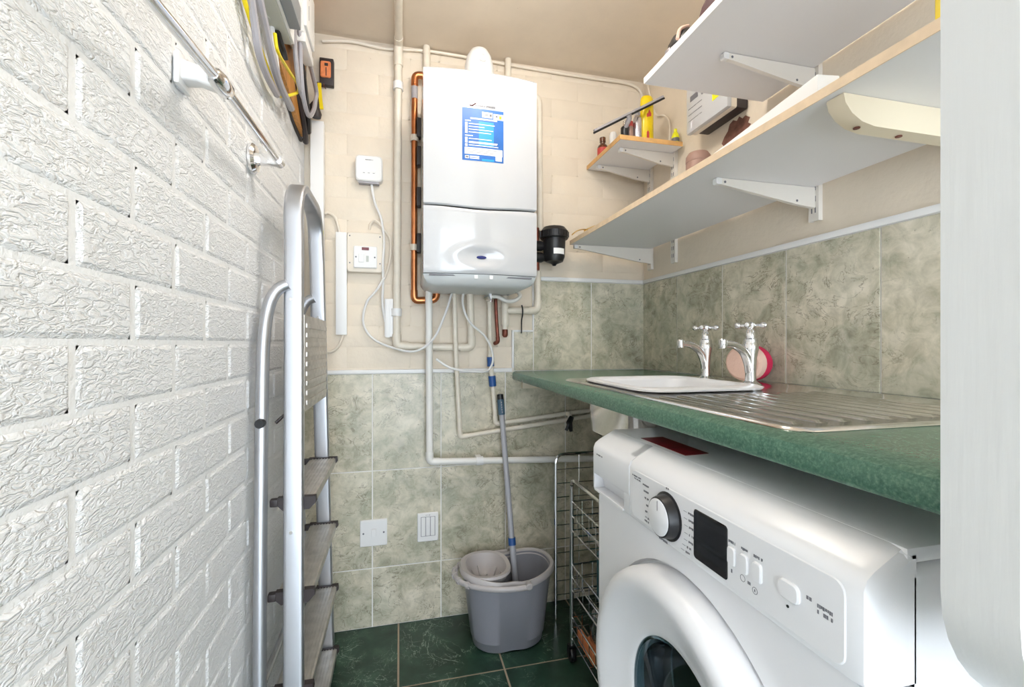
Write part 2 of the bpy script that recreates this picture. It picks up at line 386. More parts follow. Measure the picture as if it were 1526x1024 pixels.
# wall tiles 250 x 360 mm: dado on the back wall, splashbacks above the worktop
gb = obj('grout_bed', B().box(XL, XR, YB-.0035, YB, 0, .938).box(.44, .52, YB-.0035, YB, .938, 1.098).box(.52, XR, YB-.0035, YB, .938, 1.304), M['grout'], wb)
gr = obj('grout_bed', B().box(XR-.0035, XR, .12, YB, .90, 1.304), M['grout'], wr)
vx = [XL, -.099, .153, .406, .658, .91, XR]
for z0, z1 in ((0, .218), (.218, .578), (.578, .938)):
    for a, b_ in zip(vx, vx[1:]): slab('tile', wb, a, b_, z0, z1, -.006, FY, YB, M['tile'], .0045, .0008)
slab('tile', wb, .44, .522, .94, 1.098, -.006, FY, YB, M['tile'], .0045, .0008)
for a, b_ in ((.522, .773), (.773, XR)): slab('tile', wb, a, b_, .94, 1.304, -.006, FY, YB, M['tile'], .0045, .0008)
ty = [YB, 1.515, 1.267, 1.0165, .767, .517, .267, .12]
for a, b_ in zip(ty, ty[1:]): slab('tile', wr, b_, a, .94, 1.304, -.006, FX, XR, M['tile'], .0045, .0008)
struct(obj('trim_1', B().box(XL+.001, .434, YB-.011, YB-.0002, .938, .953, .003), M['wtrim']))
struct(obj('trim_2', B().box(.432, .440, YB-.011, YB-.0002, .953, 1.098, .002).box(.432, .522, YB-.010, YB-.0002, 1.098, 1.104, .002).box(.517, .524, YB-.010, YB-.0002, 1.104, 1.304, .002), M['wtrim']))
struct(obj('trim_3', B().box(.517, XR-.001, YB-.011, YB-.0002, 1.304, 1.320, .003), M['wtrim']))
struct(obj('trim_4', B().box(XR-.011, XR-.0002, .12, YB-.011, 1.304, 1.320, .003), M['wtrim']))
# bare patch of torn paint on the right wall
pp = [(1.275, 1.70), (1.262, 1.716), (1.246, 1.728), (1.238, 1.746), (1.222, 1.752), (1.206, 1.742), (1.196, 1.751), (1.182, 1.738), (1.170, 1.742), (1.152, 1.728), (1.160, 1.716), (1.148, 1.706), (1.168, 1.694), (1.150, 1.680), (1.2, 1.66), (1.25, 1.67)]
obj('bare_patch', B().prism(pp, FX, XR, XR-.0012), M['stain'], wr)
# white painted end panel of the opening, rounded lower corner
q = [(.60, ZC), (.379, ZC), (.379, .872)]
for k in range(1, 9):
    a = PI+PI/2*k/8; q.append((.479+.10*math.cos(a), .872+.095*math.sin(a)))
q += [(.54, .777), (.54, 0), (.60, 0)]
t5 = struct(obj('trim_5', B().prism(q, FY, .245, .2015), M['jwood']))

# ceiling lamp (behind the top of the frame)
LX, LY = .28, 1.02
lp = thing('ceiling_lamp', (LX, LY, ZC), 'round opal ceiling light glowing white above the boiler front', 'lamp')
obj('lamp_base', B().lathe([(.100, ZC), (.105, ZC-.010), (.100, ZC-.020)], (LX, LY, 0), n=32), M['plast'], lp)
obj('lamp_shade', B().lathe([(.098, ZC-.020), (.112, ZC-.035), (.115, ZC-.055), (.104, ZC-.080), (.08, ZC-.098), (.045, ZC-.109), (.0, ZC-.113)], (LX, LY, 0), n=32, c1=False), M['lamp'], lp)

# ------------------------------------------------------------------ worktop, sink, taps
WZ, WX = .940, .434
def wt_profile(x):  # postformed front edge: list of (x,z) from lower back round the nose to upper back
    pass
b = B()
hx0, hx1, hy0, hy1 = .505, .845, .915, 1.255              # cut-out for the bowl
nose = [(WX+.012, .905), (WX+.004, .907), (WX, .913), (WX, .928), (WX+.003, .936), (WX+.010, .940)]
R = []
for y in (.258, hy0, hy1, YB-.008): R.append([b.bm.verts.new((x, y, z)) for x, z in nose+[(hx0, .940), (hx0, .905)]])
for i in range(3):
    b.bridge(R[i], R[i+1])
b.face(R[0]); b.face(R[3][::-1])
def hollow(b, x0, x1, y0, y1, z0, z1): b.box(x0, x1, y0, y1, z0, z1)
hollow(b, hx0, XR-.007, .258, hy0, .905, .940); hollow(b, hx0, XR-.007, hy1, YB-.008, .905, .940); hollow(b, hx1, XR-.007, hy0, hy1, .905, .940)
bmesh.ops.remove_doubles(b.bm, verts=b.bm.verts[:], dist=.0001)
tag(obj('worktop', b, M['lam']), 'speckled green laminate worktop with rounded front edge running along the tiled wall', 'worktop')
tag(obj('worktop_batten', B().box(.47, .93, YB-.032, YB-.0065, .872, .9045, .002), M['iwood']), 'small painted batten under the green worktop at the back wall', 'batten')

SK = thing('inset_sink', (.73, .88, WZ), 'stainless steel inset sink with ribbed drainer set in the green worktop', 'sink')
sx0, sx1, sy0, sy1, sr = .474, .985, .455, 1.295, .035
n = 6
def plate(b, out, inn, zf):
    a = b.ring([(x, y, zf) for x, y in out]); c = b.ring([(x, y, zf) for x, y in inn]); b.bridge(a, c)
b = B(); out = rrect(sx0, sx1, sy0, sy1, sr, n)
rim = [[(x, y, WZ+.0005) for x, y in out], [(x, y, WZ+.004) for x, y in rrect(sx0+.002, sx1-.002, sy0+.002, sy1-.002, sr, n)],
       [(x, y, WZ+.005) for x, y in rrect(sx0+.006, sx1-.006, sy0+.006, sy1-.006, sr, n)], [(x, y, WZ+.0045) for x, y in rrect(sx0+.012, sx1-.012, sy0+.012, sy1-.012, sr-.004, n)],
       [(x, y, WZ+.0025) for x, y in rrect(sx0+.017, sx1-.017, sy0+.017, sy1-.017, sr-.008, n)],
       [(x, y, WZ+.0022) for x, y in rrect(.512, .838, .922, 1.248, .05, n)]]
b.loft(rim, c0=False, c1=False)
obj('deck', b, M['steel'], SK, ang=50)
b = B()
b.loft([[(x, y, WZ+.0022) for x, y in rrect(.512, .838, .922, 1.248, .05, n)], [(x, y, WZ-.01) for x, y in rrect(.516, .834, .926, 1.244, .05, n)],
        [(x, y, .805) for x, y in rrect(.524, .826, .932, 1.236, .06, n)], [(x, y, .790) for x, y in rrect(.545, .805, .950, 1.215, .06, n)]], c0=False)
obj('bowl', b, M['steel'], SK, ang=50)
for i in range(10):
    x = .515+i*.041
    b = B(); y0, y1 = .492, .825
    b.loft([[(x-.010, y0-.0, WZ+.0022), (x-.0085, y0+.004, WZ+.0022), (x+.0085, y0+.004, WZ+.0022), (x+.010, y0, WZ+.0022)]]+
           [[(x-.010, y, WZ+.0022), (x-.004, y, WZ+.0050), (x+.004, y, WZ+.0050), (x+.010, y, WZ+.0022)] for y in (y0+.012, y1-.012)]+
           [[(x-.010, y1, WZ+.0022), (x-.0085, y1-.004, WZ+.0022), (x+.0085, y1-.004, WZ+.0022), (x+.010, y1, WZ+.0022)]])
    obj('drainer_rib', b, M['steel'], SK, ang=80)
obj('waste', B().lathe([(.028, .774), (.028, .800), (.05, .800), (.05, .792)], (.675, 1.05, 0), n=20), M['plast'], SK)
# white washing-up bowl sitting in the sink
b = B()
def rr(i, r, z, e=0): return [(x, y, z) for x, y in rrect(.516+i, .832-i, .930-e+i, 1.242-i, r, n)]
b.loft([rr(.035, .05, .800), rr(.02, .06, .83), rr(.010, .06, .942), rr(-.004, .062, .9445, .058), rr(-.005, .062, .949, .060), rr(.002, .06, .9525, .056), rr(.014, .055, .951, .030), rr(.022, .055, .94, .006), rr(.034, .05, .835), rr(.05, .04, .806)])
tag(obj('washing_up_bowl', b, M['shell'], ang=50), 'white plastic washing-up bowl sitting in the steel sink', 'bowl')

def tap(loc, label):
    t = thing('pillar_tap', loc, label, 'tap', 'chrome pillar taps'); x, y, z = loc
    obj('base_flange', B().lathe([(.026, z), (.026, z+.003), (.019, z+.009), (.015, z+.012)], (x, y, 0)), M['chrome'], t)
    obj('body', B().lathe([(.0135, z+.01), (.0125, z+.035), (.0145, z+.07), (.0185, z+.092), (.0185, z+.105), (.0165, z+.108), (.0165, z+.118), (.013, z+.121), (.0115, z+.138), (.008, z+.143), (.008, z+.150)], (x, y, 0)), M['chrome'], t)
    pth = smooth([(x, y, z+.035), (x-.006, y, z+.058), (x-.024, y-.003, z+.086), (x-.055, y-.007, z+.103), (x-.092, y-.012, z+.108)], 5)
    b = B().tube(pth, [.0135-.0045*min(1, k/18) for k in range(len(pth))], 12)
    b.lathe([(.0095, z+.095), (.0102, z+.097), (.0102, z+.116), (.008, z+.119)], (x-.092, y-.012, 0), n=14)
    obj('spout', b, M['chrome'], t)
    h = obj('handle', B().lathe([(.012, z+.147), (.0135, z+.151), (.0135, z+.158), (.010, z+.162)], (x, y, 0)), M['chrome'], t)
    for a in (35, 125, 215, 305):
        d = Vector((math.cos(math.radians(a)), math.sin(math.radians(a)), 0)); o = Vector((x, y, z+.154))
        b = B().tube([o+d*.010, o+d*.022, o+d*.024, o+d*.028, o+d*.033, o+d*.037, o+d*.038], [.0042, .0040, .0065, .0080, .0080, .0055, .001], 10)
        obj('handle_arm', b, M['chrome'], h)
    return t
tap((.880, 1.172, WZ+.0025), 'chrome pillar tap with cross handle, the one farther from the round sponge')
tap((.872, .985, WZ+.0025), 'chrome pillar tap with cross handle right in front of the round sponge')
sp = thing('bath_sponge', (.940, 1.085, WZ+.005), 'round pink and crimson sponge standing against the tiles', 'sponge')
def ov(w, h_, n_=28): return [(w*math.cos(2*PI*k/n_), h_*math.sin(2*PI*k/n_)) for k in range(n_)]
Ms = Matrix.Translation((.958, 1.085, WZ+.0055+.050)) @ Matrix.Rotation(math.radians(14), 4, 'Z')
def spl(x0, x1, r0=1., r1=1.):
    xs = [x0, x0+.25*(x1-x0), x0+.75*(x1-x0), x1]; sc = [r0, 1, 1, r1]
    return B().loft([[(x, u*s_, v*s_) for u, v in ov(.056, .0495)] for x, s_ in zip(xs, sc)]).xf(Ms)
obj('pale_face', spl(-.034, -.008, .86, 1), M['pink'], sp)['label'] = 'pale pink perforated foam face'
obj('red_back', spl(-.008, .024, 1, .92), M['crimson'], sp)['label'] = 'crimson foam back'

# ------------------------------------------------------------------ washing machine (front faces the passage)
WM = thing('washing_machine', (.7, .617, 0), 'white front loading washing machine under the green worktop', 'washing machine')
MX, y0, y1 = .413, .318, .916
cyd, czd = .600, .458
b = B()
b.loft([[(x, y, z) for y, z in rrect(y0, y1, .025, .846, .012)] for x in (.46, .978)]+[[(.985, y, z) for y, z in rrect(y0+.007, y1-.007, .032, .839, .008)]], False, True)
obj('body', b, M['shell'], WM)
b = B(); N_ = 64                                          # front sheet with round opening
outr, inr = [], []
for k in range(N_):
    a = 2*PI*(k+.5)/N_; c, s_ = math.cos(a), math.sin(a)
    hw, hu, hd = (y1-y0)/2, .735-czd, czd-.03
    tt = min(hw/abs(c) if abs(c) > 1e-6 else 9, (hu if s_ > 0 else hd)/abs(s_) if abs(s_) > 1e-6 else 9)
    outr.append((cyd+c*tt, czd+s_*tt)); inr.append((cyd+.246*c, czd+.246*s_))
b.loft([[(.462, u, v) for u, v in outr], [(MX, u, v) for u, v in outr], [(MX, u, v) for u, v in inr], [(MX+.010, cyd+(u-cyd)*.985, czd+(v-czd)*.985) for u, v in inr], [(MX+.010, cyd+(u-cyd)*.68, czd+(v-czd)*.68) for u, v in inr], [(.5, cyd+(u-cyd)*.66, czd+(v-czd)*.66) for u, v in inr]], False, False)
obj('front_panel', b, M['shell'], WM)
obj('plinth', B().box(.425, .46, y0+.004, y1-.004, .012, .11, .003), M['shell'], WM)
obj('top_panel', B().box(.452, .985, y0, y1, .8465, .862, .005), M['shell'], WM)
prof = [(.462, .7365), (.408, .7365), (.405, .742), (.405, .826), (.409, .836), (.418, .843), (.446, .858), (.454, .861), (.462, .861)]
b = B()
def pr(y, i=0): return [(x+(i if x < .45 else 0), y, z-(i*.5 if z > .8 else 0)) for x, z in prof]
b.loft([pr(y0, .012), pr(y0+.006, .003), pr(y0+.016), pr(.750), ])
obj('control_fascia', b, M['shell'], WM)
obj('fascia_plate', B().prism(rrect(.338, .742, .744, .826, .012), FX, .4055, .4035, .001), M['shell'], WM)
b = B()                                                   # detergent drawer with finger scoop
pd = [(.462, .7365), (.430, .7365), (.428, .742), (.424, .760), (.406, .772), (.404, .776), (.404, .826), (.408, .836), (.418, .843), (.446, .858), (.454, .861), (.462, .861)]
b.loft([[(x, y, z) for x, z in pd] for y in (.752, .905)])
b.loft([[(x, y, z) for x, z in prof] for y in (.905, y1-.006)]+[[(x+.006, y1, z) for x, z in prof]])
b.loft([[(x, y, z) for x, z in prof] for y in (.7512, .772)])
obj('detergent_drawer', b, M['shell'], WM)
obj('drawer_lip', B().prism(rrect(.775, .903, .7375, .742, .002), FX, .404, .428), M['shell'], WM)
ky, kz = .628, .782
kn = obj('programme_dial', B().lathe([(.037, .4045), (.037, .4025), (.0335, .4015), (.0315, .392), (.0300, .3875), (.0285, .387)], (0, ky, kz), 'X', 36), M['black'], WM)
obj('dial_face', B().lathe([(.0278, .3878), (.0278, .3862), (.0265, .3855)], (0, ky, kz), 'X', 36), M['shell'], kn)
obj('pointer_mark', B().prism([(ky-.0007, kz+.010), (ky+.0007, kz+.010), (ky+.0007, kz+.025), (ky-.0007, kz+.025)], FX, .3856, .3851), M['ink'], kn)
obj('display', B().prism(rrect(.4945, .5625, .7485, .8175, .005), FX, .4035, .4022, .0008), M['screen'], WM)
for yb in (.4865, .4655, .4445):
    obj('button', B().prism(rrect(yb-.0068, yb+.0068, .7725, .7955, .004), FX, .4035, .4005, .0012), M['shell'], WM)
obj('start_button', B().prism(rrect(.3865, .4135, .776, .7965, .007), FX, .4035, .4000, .0014), M['shell'], WM)
obj('indicator_light', B().prism([(.4025+.0016*math.cos(k*PI/6), .7685+.0016*math.sin(k*PI/6)) for k in range(12)], FX, .4035, .4028), M['black'], WM)
b = B(); rn = random.Random(3)                            # printed legends and tick lines
for k, (du, dz, ln) in enumerate(((-.040, .022, .016), (-.041, .012, .018), (-.042, .002, .016), (-.042, -.009, .018), (-.041, -.019, .014), (-.037, -.028, .010), (-.034, -.036, .010))):
    glyphs(b, FX, ky+du-.012, kz+dz, ln, .0032, .4034, .4032, rn, -1)
    b.prism([(ky+du-.001, kz+dz+.0012), (ky+du-.009, kz+dz+.0012), (ky+du-.009, kz+dz+.0018), (ky+du-.001, kz+dz+.0018)], FX, .4034, .4032)
for k, (du, dz, ln) in enumerate(((.074, .026, .020), (.071, .016, .016), (.068, .005, .014), (.063, -.006, .010), (.066, -.017, .015), (.068, -.027, .016), (.068, -.033, .014))):
    glyphs(b, FX, ky+du, kz+dz, ln, .0032, .4034, .4032, rn, -1)
glyphs(b, FX, ky+.004, kz+.041, .008, .003, .4034, .4032, rn, -1); glyphs(b, FX, ky+.024, kz-.044, .024, .0034, .4034, .4032, rn, -1)
for yb, ln in ((.493, .012), (.471, .011), (.451, .014)): glyphs(b, FX, yb, .7995, ln, .0034, .4034, .4032, rn, -1)
glyphs(b, FX, .3795, .788, .008, .005, .4034, .4032, rn, -1); glyphs(b, FX, .367, .7875, .017, .0038, .4034, .4032, rn, -1); glyphs(b, FX, .367, .7815, .017, .0038, .4034, .4032, rn, -1)
for yb, zb in ((.4685, .7655), (.449, .7605)):
    b.lathe([(.0042, .4034), (.0042, .4032), (.0036, .4032), (.0036, .4034)], (0, yb, zb), 'X', 16, False, False); glyphs(b, FX, yb+.001, zb-.0015, .002, .003, .4034, .4032, rn, -1)
glyphs(b, FX, .4605, .763, .005, .0035, .4034, .4032, rn, -1); glyphs(b, FX, .4885, .7615, .003, .006, .4034, .4032, rn, -1)
obj('printed_legend', b, M['ink'], WM)
b = B(); glyphs(b, FX, .738, .815, .030, .0026, .4034, .4032, rn, -1); glyphs(b, FX, .732, .8105, .024, .0026, .4034, .4032, rn, -1)
glyphs(b, FX, .893, .815, .030, .0026, .4038, .4036, rn, -1); obj('model_print', b, M['ink'], WM)
obj('red_sticker', B().prism([(.464, .815), (.512, .815), (.512, .674), (.464, .670)], FZ, .8621, .8628), M['red'], WM)['label'] = 'dark red sticker on the top panel'
dr = obj('door', B().lathe([(.238, .425), (.238, .394), (.235, .382), (.227, .3735), (.214, .3705), (.205, .372), (.190, .378), (.165, .389), (.146, .397), (.137, .399), (.133, .403), (.132, .412), (.132, .425)], (0, cyd, czd), 'X', 72, False, False), M['shell'], WM)
obj('door_glass', B().lathe([(.1335, .404), (.128, .4045), (.121, .412), (.115, .44), (.104, .468), (.080, .486), (.04, .491), (.0, .492), (.0, .496), (.042, .495), (.083, .490), (.108, .471), (.119, .442), (.125, .414), (.1335, .409)], (0, cyd, czd), 'X', 64, False, False), M['dglass'], dr)
obj('gasket', B().lathe([(.160, .426), (.140, .43), (.150, .45), (.140, .465), (.165, .50)], (0, cyd, czd), 'X', 48, False, False), M['gasket'], WM)
b = B().lathe([(.162, .50), (.23, .505), (.23, .80), (.0, .80)], (0, cyd, czd), 'X', 48, False, False)
obj('drum', b, M['drum'], WM)
for a in (20, 140, 260):
    a = math.radians(a); c, s_ = math.cos(a), math.sin(a)
    P_ = lambda r, t, x: (x, cyd+c*r-s_*t, czd+s_*r+c*t)
    obj('drum_paddle', B().loft([[P_(.23, -.03, x), P_(.185, -.008, x), P_(.185, .008, x), P_(.23, .03, x)] for x in (.52, .79)]), M['drum'], WM)
for yy in (y0+.05, y1-.05):
    for xx in (.47, .94): obj('foot', B().lathe([(.022, 0), (.022, .012), (.01, .014), (.01, .03)], (xx, yy, 0), n=14), M['rubber'], WM)

# ------------------------------------------------------------------ shelves on the right wall
def shelf(name, x0, x1, ya, yb, z, t, em, label):
    s_ = thing(name, ((x0+x1)/2, (ya+yb)/2, z), label, 'shelf')
    obj('board', B().box(x0+.002, x1, ya, yb-.002, z, z+t), M['shelf'], s_)
    obj('front_edging', B().box(x0, x0+.002, ya, yb, z, z+t), em, s_)
    obj('end_edging', B().box(x0+.002, x1, yb-.002, yb, z, z+t), em, s_)
    return s_
shelf('wall_shelf', .652, XR-.016, .25, 1.692, 1.440, .016, M['edge'], 'long white shelf with pale wood edging above the tiled splashback')
shelf('wall_shelf', .627, XR-.016, .25, 1.086, 1.737, .016, M['wtrim'], 'white shelf with white edging close under the ceiling')
s3 = thing('wall_shelf', (.88, 1.6, 1.770), 'short corner shelf with orange wood edging holding bottles', 'shelf')
obj('board', B().box(.755, XR-.016, 1.466, YB-.006, 1.770, 1.786), M['shelf'], s3)
obj('front_edging', B().box(.752, .755, 1.463, YB-.006, 1.770, 1.786), M['oedge'], s3)
obj('end_edging', B().box(.755, XR-.016, 1.463, 1.466, 1.770, 1.786), M['oedge'], s3)
def upright(y, z0, z1, label):
    u = thing('shelf_upright', (XR-.006, y, z0), label, 'upright', None)
    b = B().box(XR-.013, XR-.0005, y-.014, y-.011, z0, z1).box(XR-.013, XR-.0005, y+.011, y+.014, z0, z1).box(XR-.013, XR-.010, y-.011, y+.011, z0, z1)
    obj('channel', b, M['ivory'], u)
    b = B(); z = z0+.02
    while z < z1-.03:
        for dy in (-.005, .005): b.box(XR-.0135, XR-.0128, y+dy-.0015, y+dy+.0015, z, z+.014)
        z += .028
    obj('slots', b, M['ink'], u)
upright(1.700, 1.356, 1.79, 'ivory slotted shelf upright nearest the corner'); upright(1.530, 1.356, 1.79, 'ivory slotted shelf upright holding the near end of the short corner shelf')
upright(.925, 1.356, 2.05, 'ivory slotted shelf upright behind both long shelves')
def bracket(y, x0, zt, hg, label):
    t = thing('shelf_bracket', (XR-.02, y, zt-hg), label, 'bracket')
    x1 = XR-.0135; poly = [(x0, zt-.001), (x0-.001, zt-.008), (x0+.006, zt-.015), (x0+.03, zt-.018), (x1-.06, zt-hg+.006), (x1, zt-hg), (x1, zt-.001)]
    obj('arm', B().prism(poly, FY, y-.005, y+.005), M['ivory'], t)
    obj('tip_cap', B().prism(rrect(x0-.003, x0+.012, zt-.016, zt-.001, .004), FY, y-.0065, y+.0065), M['plast'], t)
    obj('screw', B().lathe([(.003, y-.0066), (.003, y-.0072)], (x0+.020, 0, zt-.010), 'Y', 10), M['ink'], t)
    obj('screw', B().lathe([(.003, y-.0052), (.003, y-.0058)], (x1-.055, 0, zt-hg+.014), 'Y', 10), M['ink'], t)
bracket(1.682, .668, 1.440, .062, 'ivory tapered bracket under the far end of the long lower shelf')
bracket(.925, .722, 1.440, .052, 'ivory tapered bracket under the middle of the long lower shelf')
bracket(.925, .742, 1.737, .052, 'ivory tapered bracket under the white shelf near the ceiling')
bracket(1.700, .775, 1.770, .05, 'ivory bracket under the corner shelf on the upright nearest the corner')
bracket(1.530, .785, 1.770, .05, 'ivory bracket under the corner shelf beside its near end')
wbk = thing('wooden_bracket', (.85, .58, 1.40), 'cream painted wooden bearer with rounded end under the long shelf', 'bracket')
poly = [(.668, 1.4395), (.672, 1.425), (.685, 1.410), (.705, 1.399), (.73, 1.394), (XR-.001, 1.392), (XR-.001, 1.4395)]
obj('bearer', B().prism(poly, FY, .562, .592, .002), M['iwood'], wbk)
for xx, zz in ((.712, 1.3965), (.80, 1.3925)): obj('screw', B().lathe([(.005, zz), (.005, zz-.0015)], (xx, .577, 0), 'Z', 10), M['brass'], wbk)

# things on the corner shelf
def bottle(name, x, y, z, prof, m, label, cat='bottle', cap=None, lab=None, group=None, n=20):
    t = thing(name, (x, y, z), label, cat, group)
    obj('body', B().lathe([(r, z+h_) for r, h_ in prof], (x, y, 0), n=n), m, t)
    if cap: obj('cap', B().lathe([(r, z+h_) for r, h_ in cap[0]], (x, y, 0), n=n), cap[1], t)
    if lab: obj('label_band', B().lathe([(lab[0], z+lab[1]), (lab[0], z+lab[2])], (x, y, 0), n=n, c0=False, c1=False), lab[3], t)
SZ = 1.7862
bottle('amber_bottle', .785, 1.675, SZ, [(.019, 0), (.021, .004), (.021, .045), (.016, .054), (.010, .058), (.010, .066)], M['amber'], 'small amber glass bottle at the corner shelf front edge', cap=([(.0125, .066), (.0125, .082), (.011, .084)], M['amber']), lab=(.0212, .012, .04, M['redb']))
bottle('white_tube', .808, 1.630, SZ, [(.013, 0), (.014, .003), (.014, .078), (.012, .082), (.012, .086)], M['plast'], 'plain white plastic tube beside the amber bottle', 'tube')
bottle('black_bottle', .795, 1.510, SZ, [(.014, 0), (.015, .003), (.015, .048), (.012, .052)], M['black'], 'small black bottle with a clear neck under the squeegee', cap=([(.006, .052), (.006, .072), (.004, .074)], M['glass']))
bottle('spice_jar', .817, 1.512, SZ, [(.011, 0), (.011, .055)], M['tanbr'], 'slim brown jar with a dark red cap on the corner shelf', cap=([(.0115, .055), (.0115, .072), (.010, .074)], M['redb']))
bottle('spray_can', .846, 1.510, SZ, [(.0155, 0), (.0165, .003), (.0165, .085), (.013, .094), (.009, .097)], M['silver'], 'silver aerosol can next to the tall yellow bottle', 'can', cap=([(.010, .097), (.010, .108), (.008, .110)], M['wires']))
yt = thing('yellow_bottle', (.884, 1.510, SZ), 'tall yellow flat bottle on the corner shelf', 'bottle')
b = B(); b.loft([[(.884+u*s_, 1.510+v*s_, SZ+z) for u, v in ov(.0255, .017, 24)] for z, s_ in ((0, .92), (.004, 1), (.15, 1), (.165, .93), (.172, .75), (.174, .3))])
obj('body', b, M['ysol'], yt)
b = B(); b.loft([[(.884+u*1.015, 1.510+v*1.015, SZ+z) for u, v in ov(.0255, .017, 24)[13:23]] for z in (.055, .11)], False, False)
obj('label_print', B().prism([(.874, SZ+.09), (.892, SZ+.095), (.892, SZ+.105), (.884, SZ+.12), (.880, SZ+.105), (.874, SZ+.102)], FY, 1.4932, 1.4925).prism([(.874, SZ+.004), (.884, SZ+.004), (.884, SZ+.035), (.879, SZ+.042), (.874, SZ+.035)], FY, 1.4932, 1.4925), M['redb'], yt)
b.bm.free()
bottle('small_yellow_bottle', .990, 1.490, SZ, [(.012, 0), (.0135, .003), (.0135, .030), (.009, .042), (.006, .046), (.006, .056), (.004, .058)], M['yacid'], 'tiny acid yellow bottle at the end of the corner shelf', lab=(.0137, .008, .022, M['ink']))
sq = thing('squeegee', (.79, 1.50, SZ+.02), 'grey window squeegee lying tilted across the bottles', 'squeegee')
d = Vector((.275, .0, .156)).normalized(); a0 = Vector((.662, 1.478, 1.792)); a1 = Vector((.932, 1.478, 1.946)); up = Vector((-d.z, 0, d.x))
def bar(a0, a1, pr_): return B().loft([[a + up*v + Vector((0, u, 0)) for u, v in pr_] for a in (a0, a1)])
obj('channel', bar(a0, a1, [(-.006, 0), (.006, 0), (.005, .007), (-.005, .007)]), M['wires'], sq)
obj('rubber_blade', bar(a0-d*.006, a1+d*.004, [(-.0015, -.006), (.0015, -.006), (.0015, 0), (-.0015, 0)]), M['rubber'], sq)
mid = a0*.52+a1*.48
obj('handle', B().tube([mid-up*.000+d*.0, mid-up*.012+Vector((0, .004, 0)), mid+Vector((.002, .020, -.030)), mid+Vector((.004, .055, -.060))], [.012, .010, .008, .008], 10), M['wires'], sq)

# things on the long lower shelf
LZ = 1.4561
tag(obj('white_batten', B().box(-.020, .020, -.225, .225, LZ, LZ+.040, .002).xf(Matrix.Translation((.722, .83, 0)) @ Matrix.Rotation(math.radians(-8), 4, 'Z')), M['wtrim']), 'white square timber lying along the long lower shelf', 'timber')
pt = thing('brown_canister', (.92, 1.262, LZ), 'brown canister with rounded shoulder on the long lower shelf', 'canister')
obj('body', B().lathe([(.034, LZ), (.037, LZ+.004), (.037, LZ+.165), (.0365, LZ+.168)], (.92, 1.262, 0), n=28), M['tanbr'], pt)
obj('lid', B().lathe([(.0375, LZ+.168), (.038, LZ+.172), (.037, LZ+.186), (.030, LZ+.197), (.012, LZ+.201)], (.92, 1.262, 0), n=28), M['tanbr'], pt)
tag(obj('yellow_carton', B().box(.80, .90, .44, .525, LZ, LZ+.19, .002), M['ysol']), 'yellow carton standing on the long lower shelf beside the white end panel', 'carton')
gl = thing('gold_ribbon', (.70, 1.655, LZ), 'crumpled gold foil ribbon at the far end of the long lower shelf', 'ribbon')
def leaf(pts, wd):
    P = smooth(pts, 4); b = B(); n_ = len(P)
    L_ = [P[i]+Vector((0, wd*math.sin(PI*(i+.3)/(n_-.4)), .002)) for i in range(n_)]; R_ = [P[i]-Vector((0, wd*math.sin(PI*(i+.3)/(n_-.4)), 0)) for i in range(n_)]
    return b.loft([[L_[i], P[i]+Vector((0, 0, .004)), R_[i], P[i]-Vector((0, 0, .001))] for i in range(n_)])
obj('foil_strip', leaf([(.648, 1.66, 1.470), (.670, 1.655, 1.487), (.70, 1.65, 1.492), (.73, 1.645, 1.478)], .014), M['gold'], gl)
obj('foil_strip', leaf([(.69, 1.64, 1.483), (.72, 1.65, 1.500), (.75, 1.66, 1.512), (.765, 1.66, 1.500)], .012), M['gold'], gl)
obj('foil_strip', leaf([(.67, 1.64, LZ+.001), (.70, 1.65, 1.470), (.73, 1.65, 1.475)], .012), M['white'], gl)

# meter box on the right wall beyond the end of the upper shelf
gm = thing('meter_box', (.976, 1.248, 1.752), 'white meter box with black body and yellow sticker on the right wall', 'meter')
obj('back_body', B().box(.972, XR-.001, 1.158, 1.340, 1.756, 1.945, .006), M['blk2'], gm)
obj('mid_frame', B().box(.952, .974, 1.152, 1.345, 1.752, 1.950, .006), M['creampl'], gm)
obj('front_cover', B().box(.936, .953, 1.150, 1.347, 1.750, 1.952, .005), M['gloss'], gm)
obj('yellow_sticker', B().prism([(1.168, 1.800), (1.215, 1.797), (1.215, 1.89), (1.168, 1.89)], FX, .9358, .9352), M['yacid'], gm)
b = B()
for zz in (1.788, 1.808, 1.828): glyphs(b, FX, 1.335, zz, .07, .002, .9358, .9353, rn, -1)
b.prism([(1.325, 1.850), (1.285, 1.850), (1.285, 1.868), (1.325, 1.868)], FX, .9358, .9353)
b.prism([(1.262+.008*math.cos(k*PI/8), 1.856+.012*math.sin(k*PI/8)) for k in range(16)], FX, .9358, .9353)
obj('printed_legend', b, M['ink'], gm)

# things on the upper shelf
UZ = 1.7531
bg = thing('maroon_bag', (.70, .86, UZ), 'dark maroon fabric bag lying on the shelf near the ceiling', 'bag')
def lump(cx, cy, z, rx, ry, rz, sd, n=18, m_=7):
    r = random.Random(sd); rings = []
    for j in range(m_+1):
        t = j/m_; sc = math.sqrt(max(0, 1-t**2.4)) if t > 0 else .93
        rings.append([(cx+rx*sc*math.cos(2*PI*k/n)*(1+r.uniform(-.05, .05)), cy+ry*sc*math.sin(2*PI*k/n)*(1+r.uniform(-.05, .05)), z+rz*t*(1+r.uniform(-.03, .03))) for k in range(n)])
    return B().loft(rings)
obj('bag_body', lump(.705, .845, UZ, .065, .085, .085, 1), M['maroon'], bg, 70)
obj('strap', B().tube(smooth([(.65, .80, UZ+.05), (.66, .83, UZ+.09), (.70, .86, UZ+.10), (.74, .88, UZ+.085)]), .006, 8), M['black'], bg)
sh = thing('trainer_shoe', (.69, .975, UZ), 'black and white trainer shoe on the shelf near the ceiling', 'shoe')
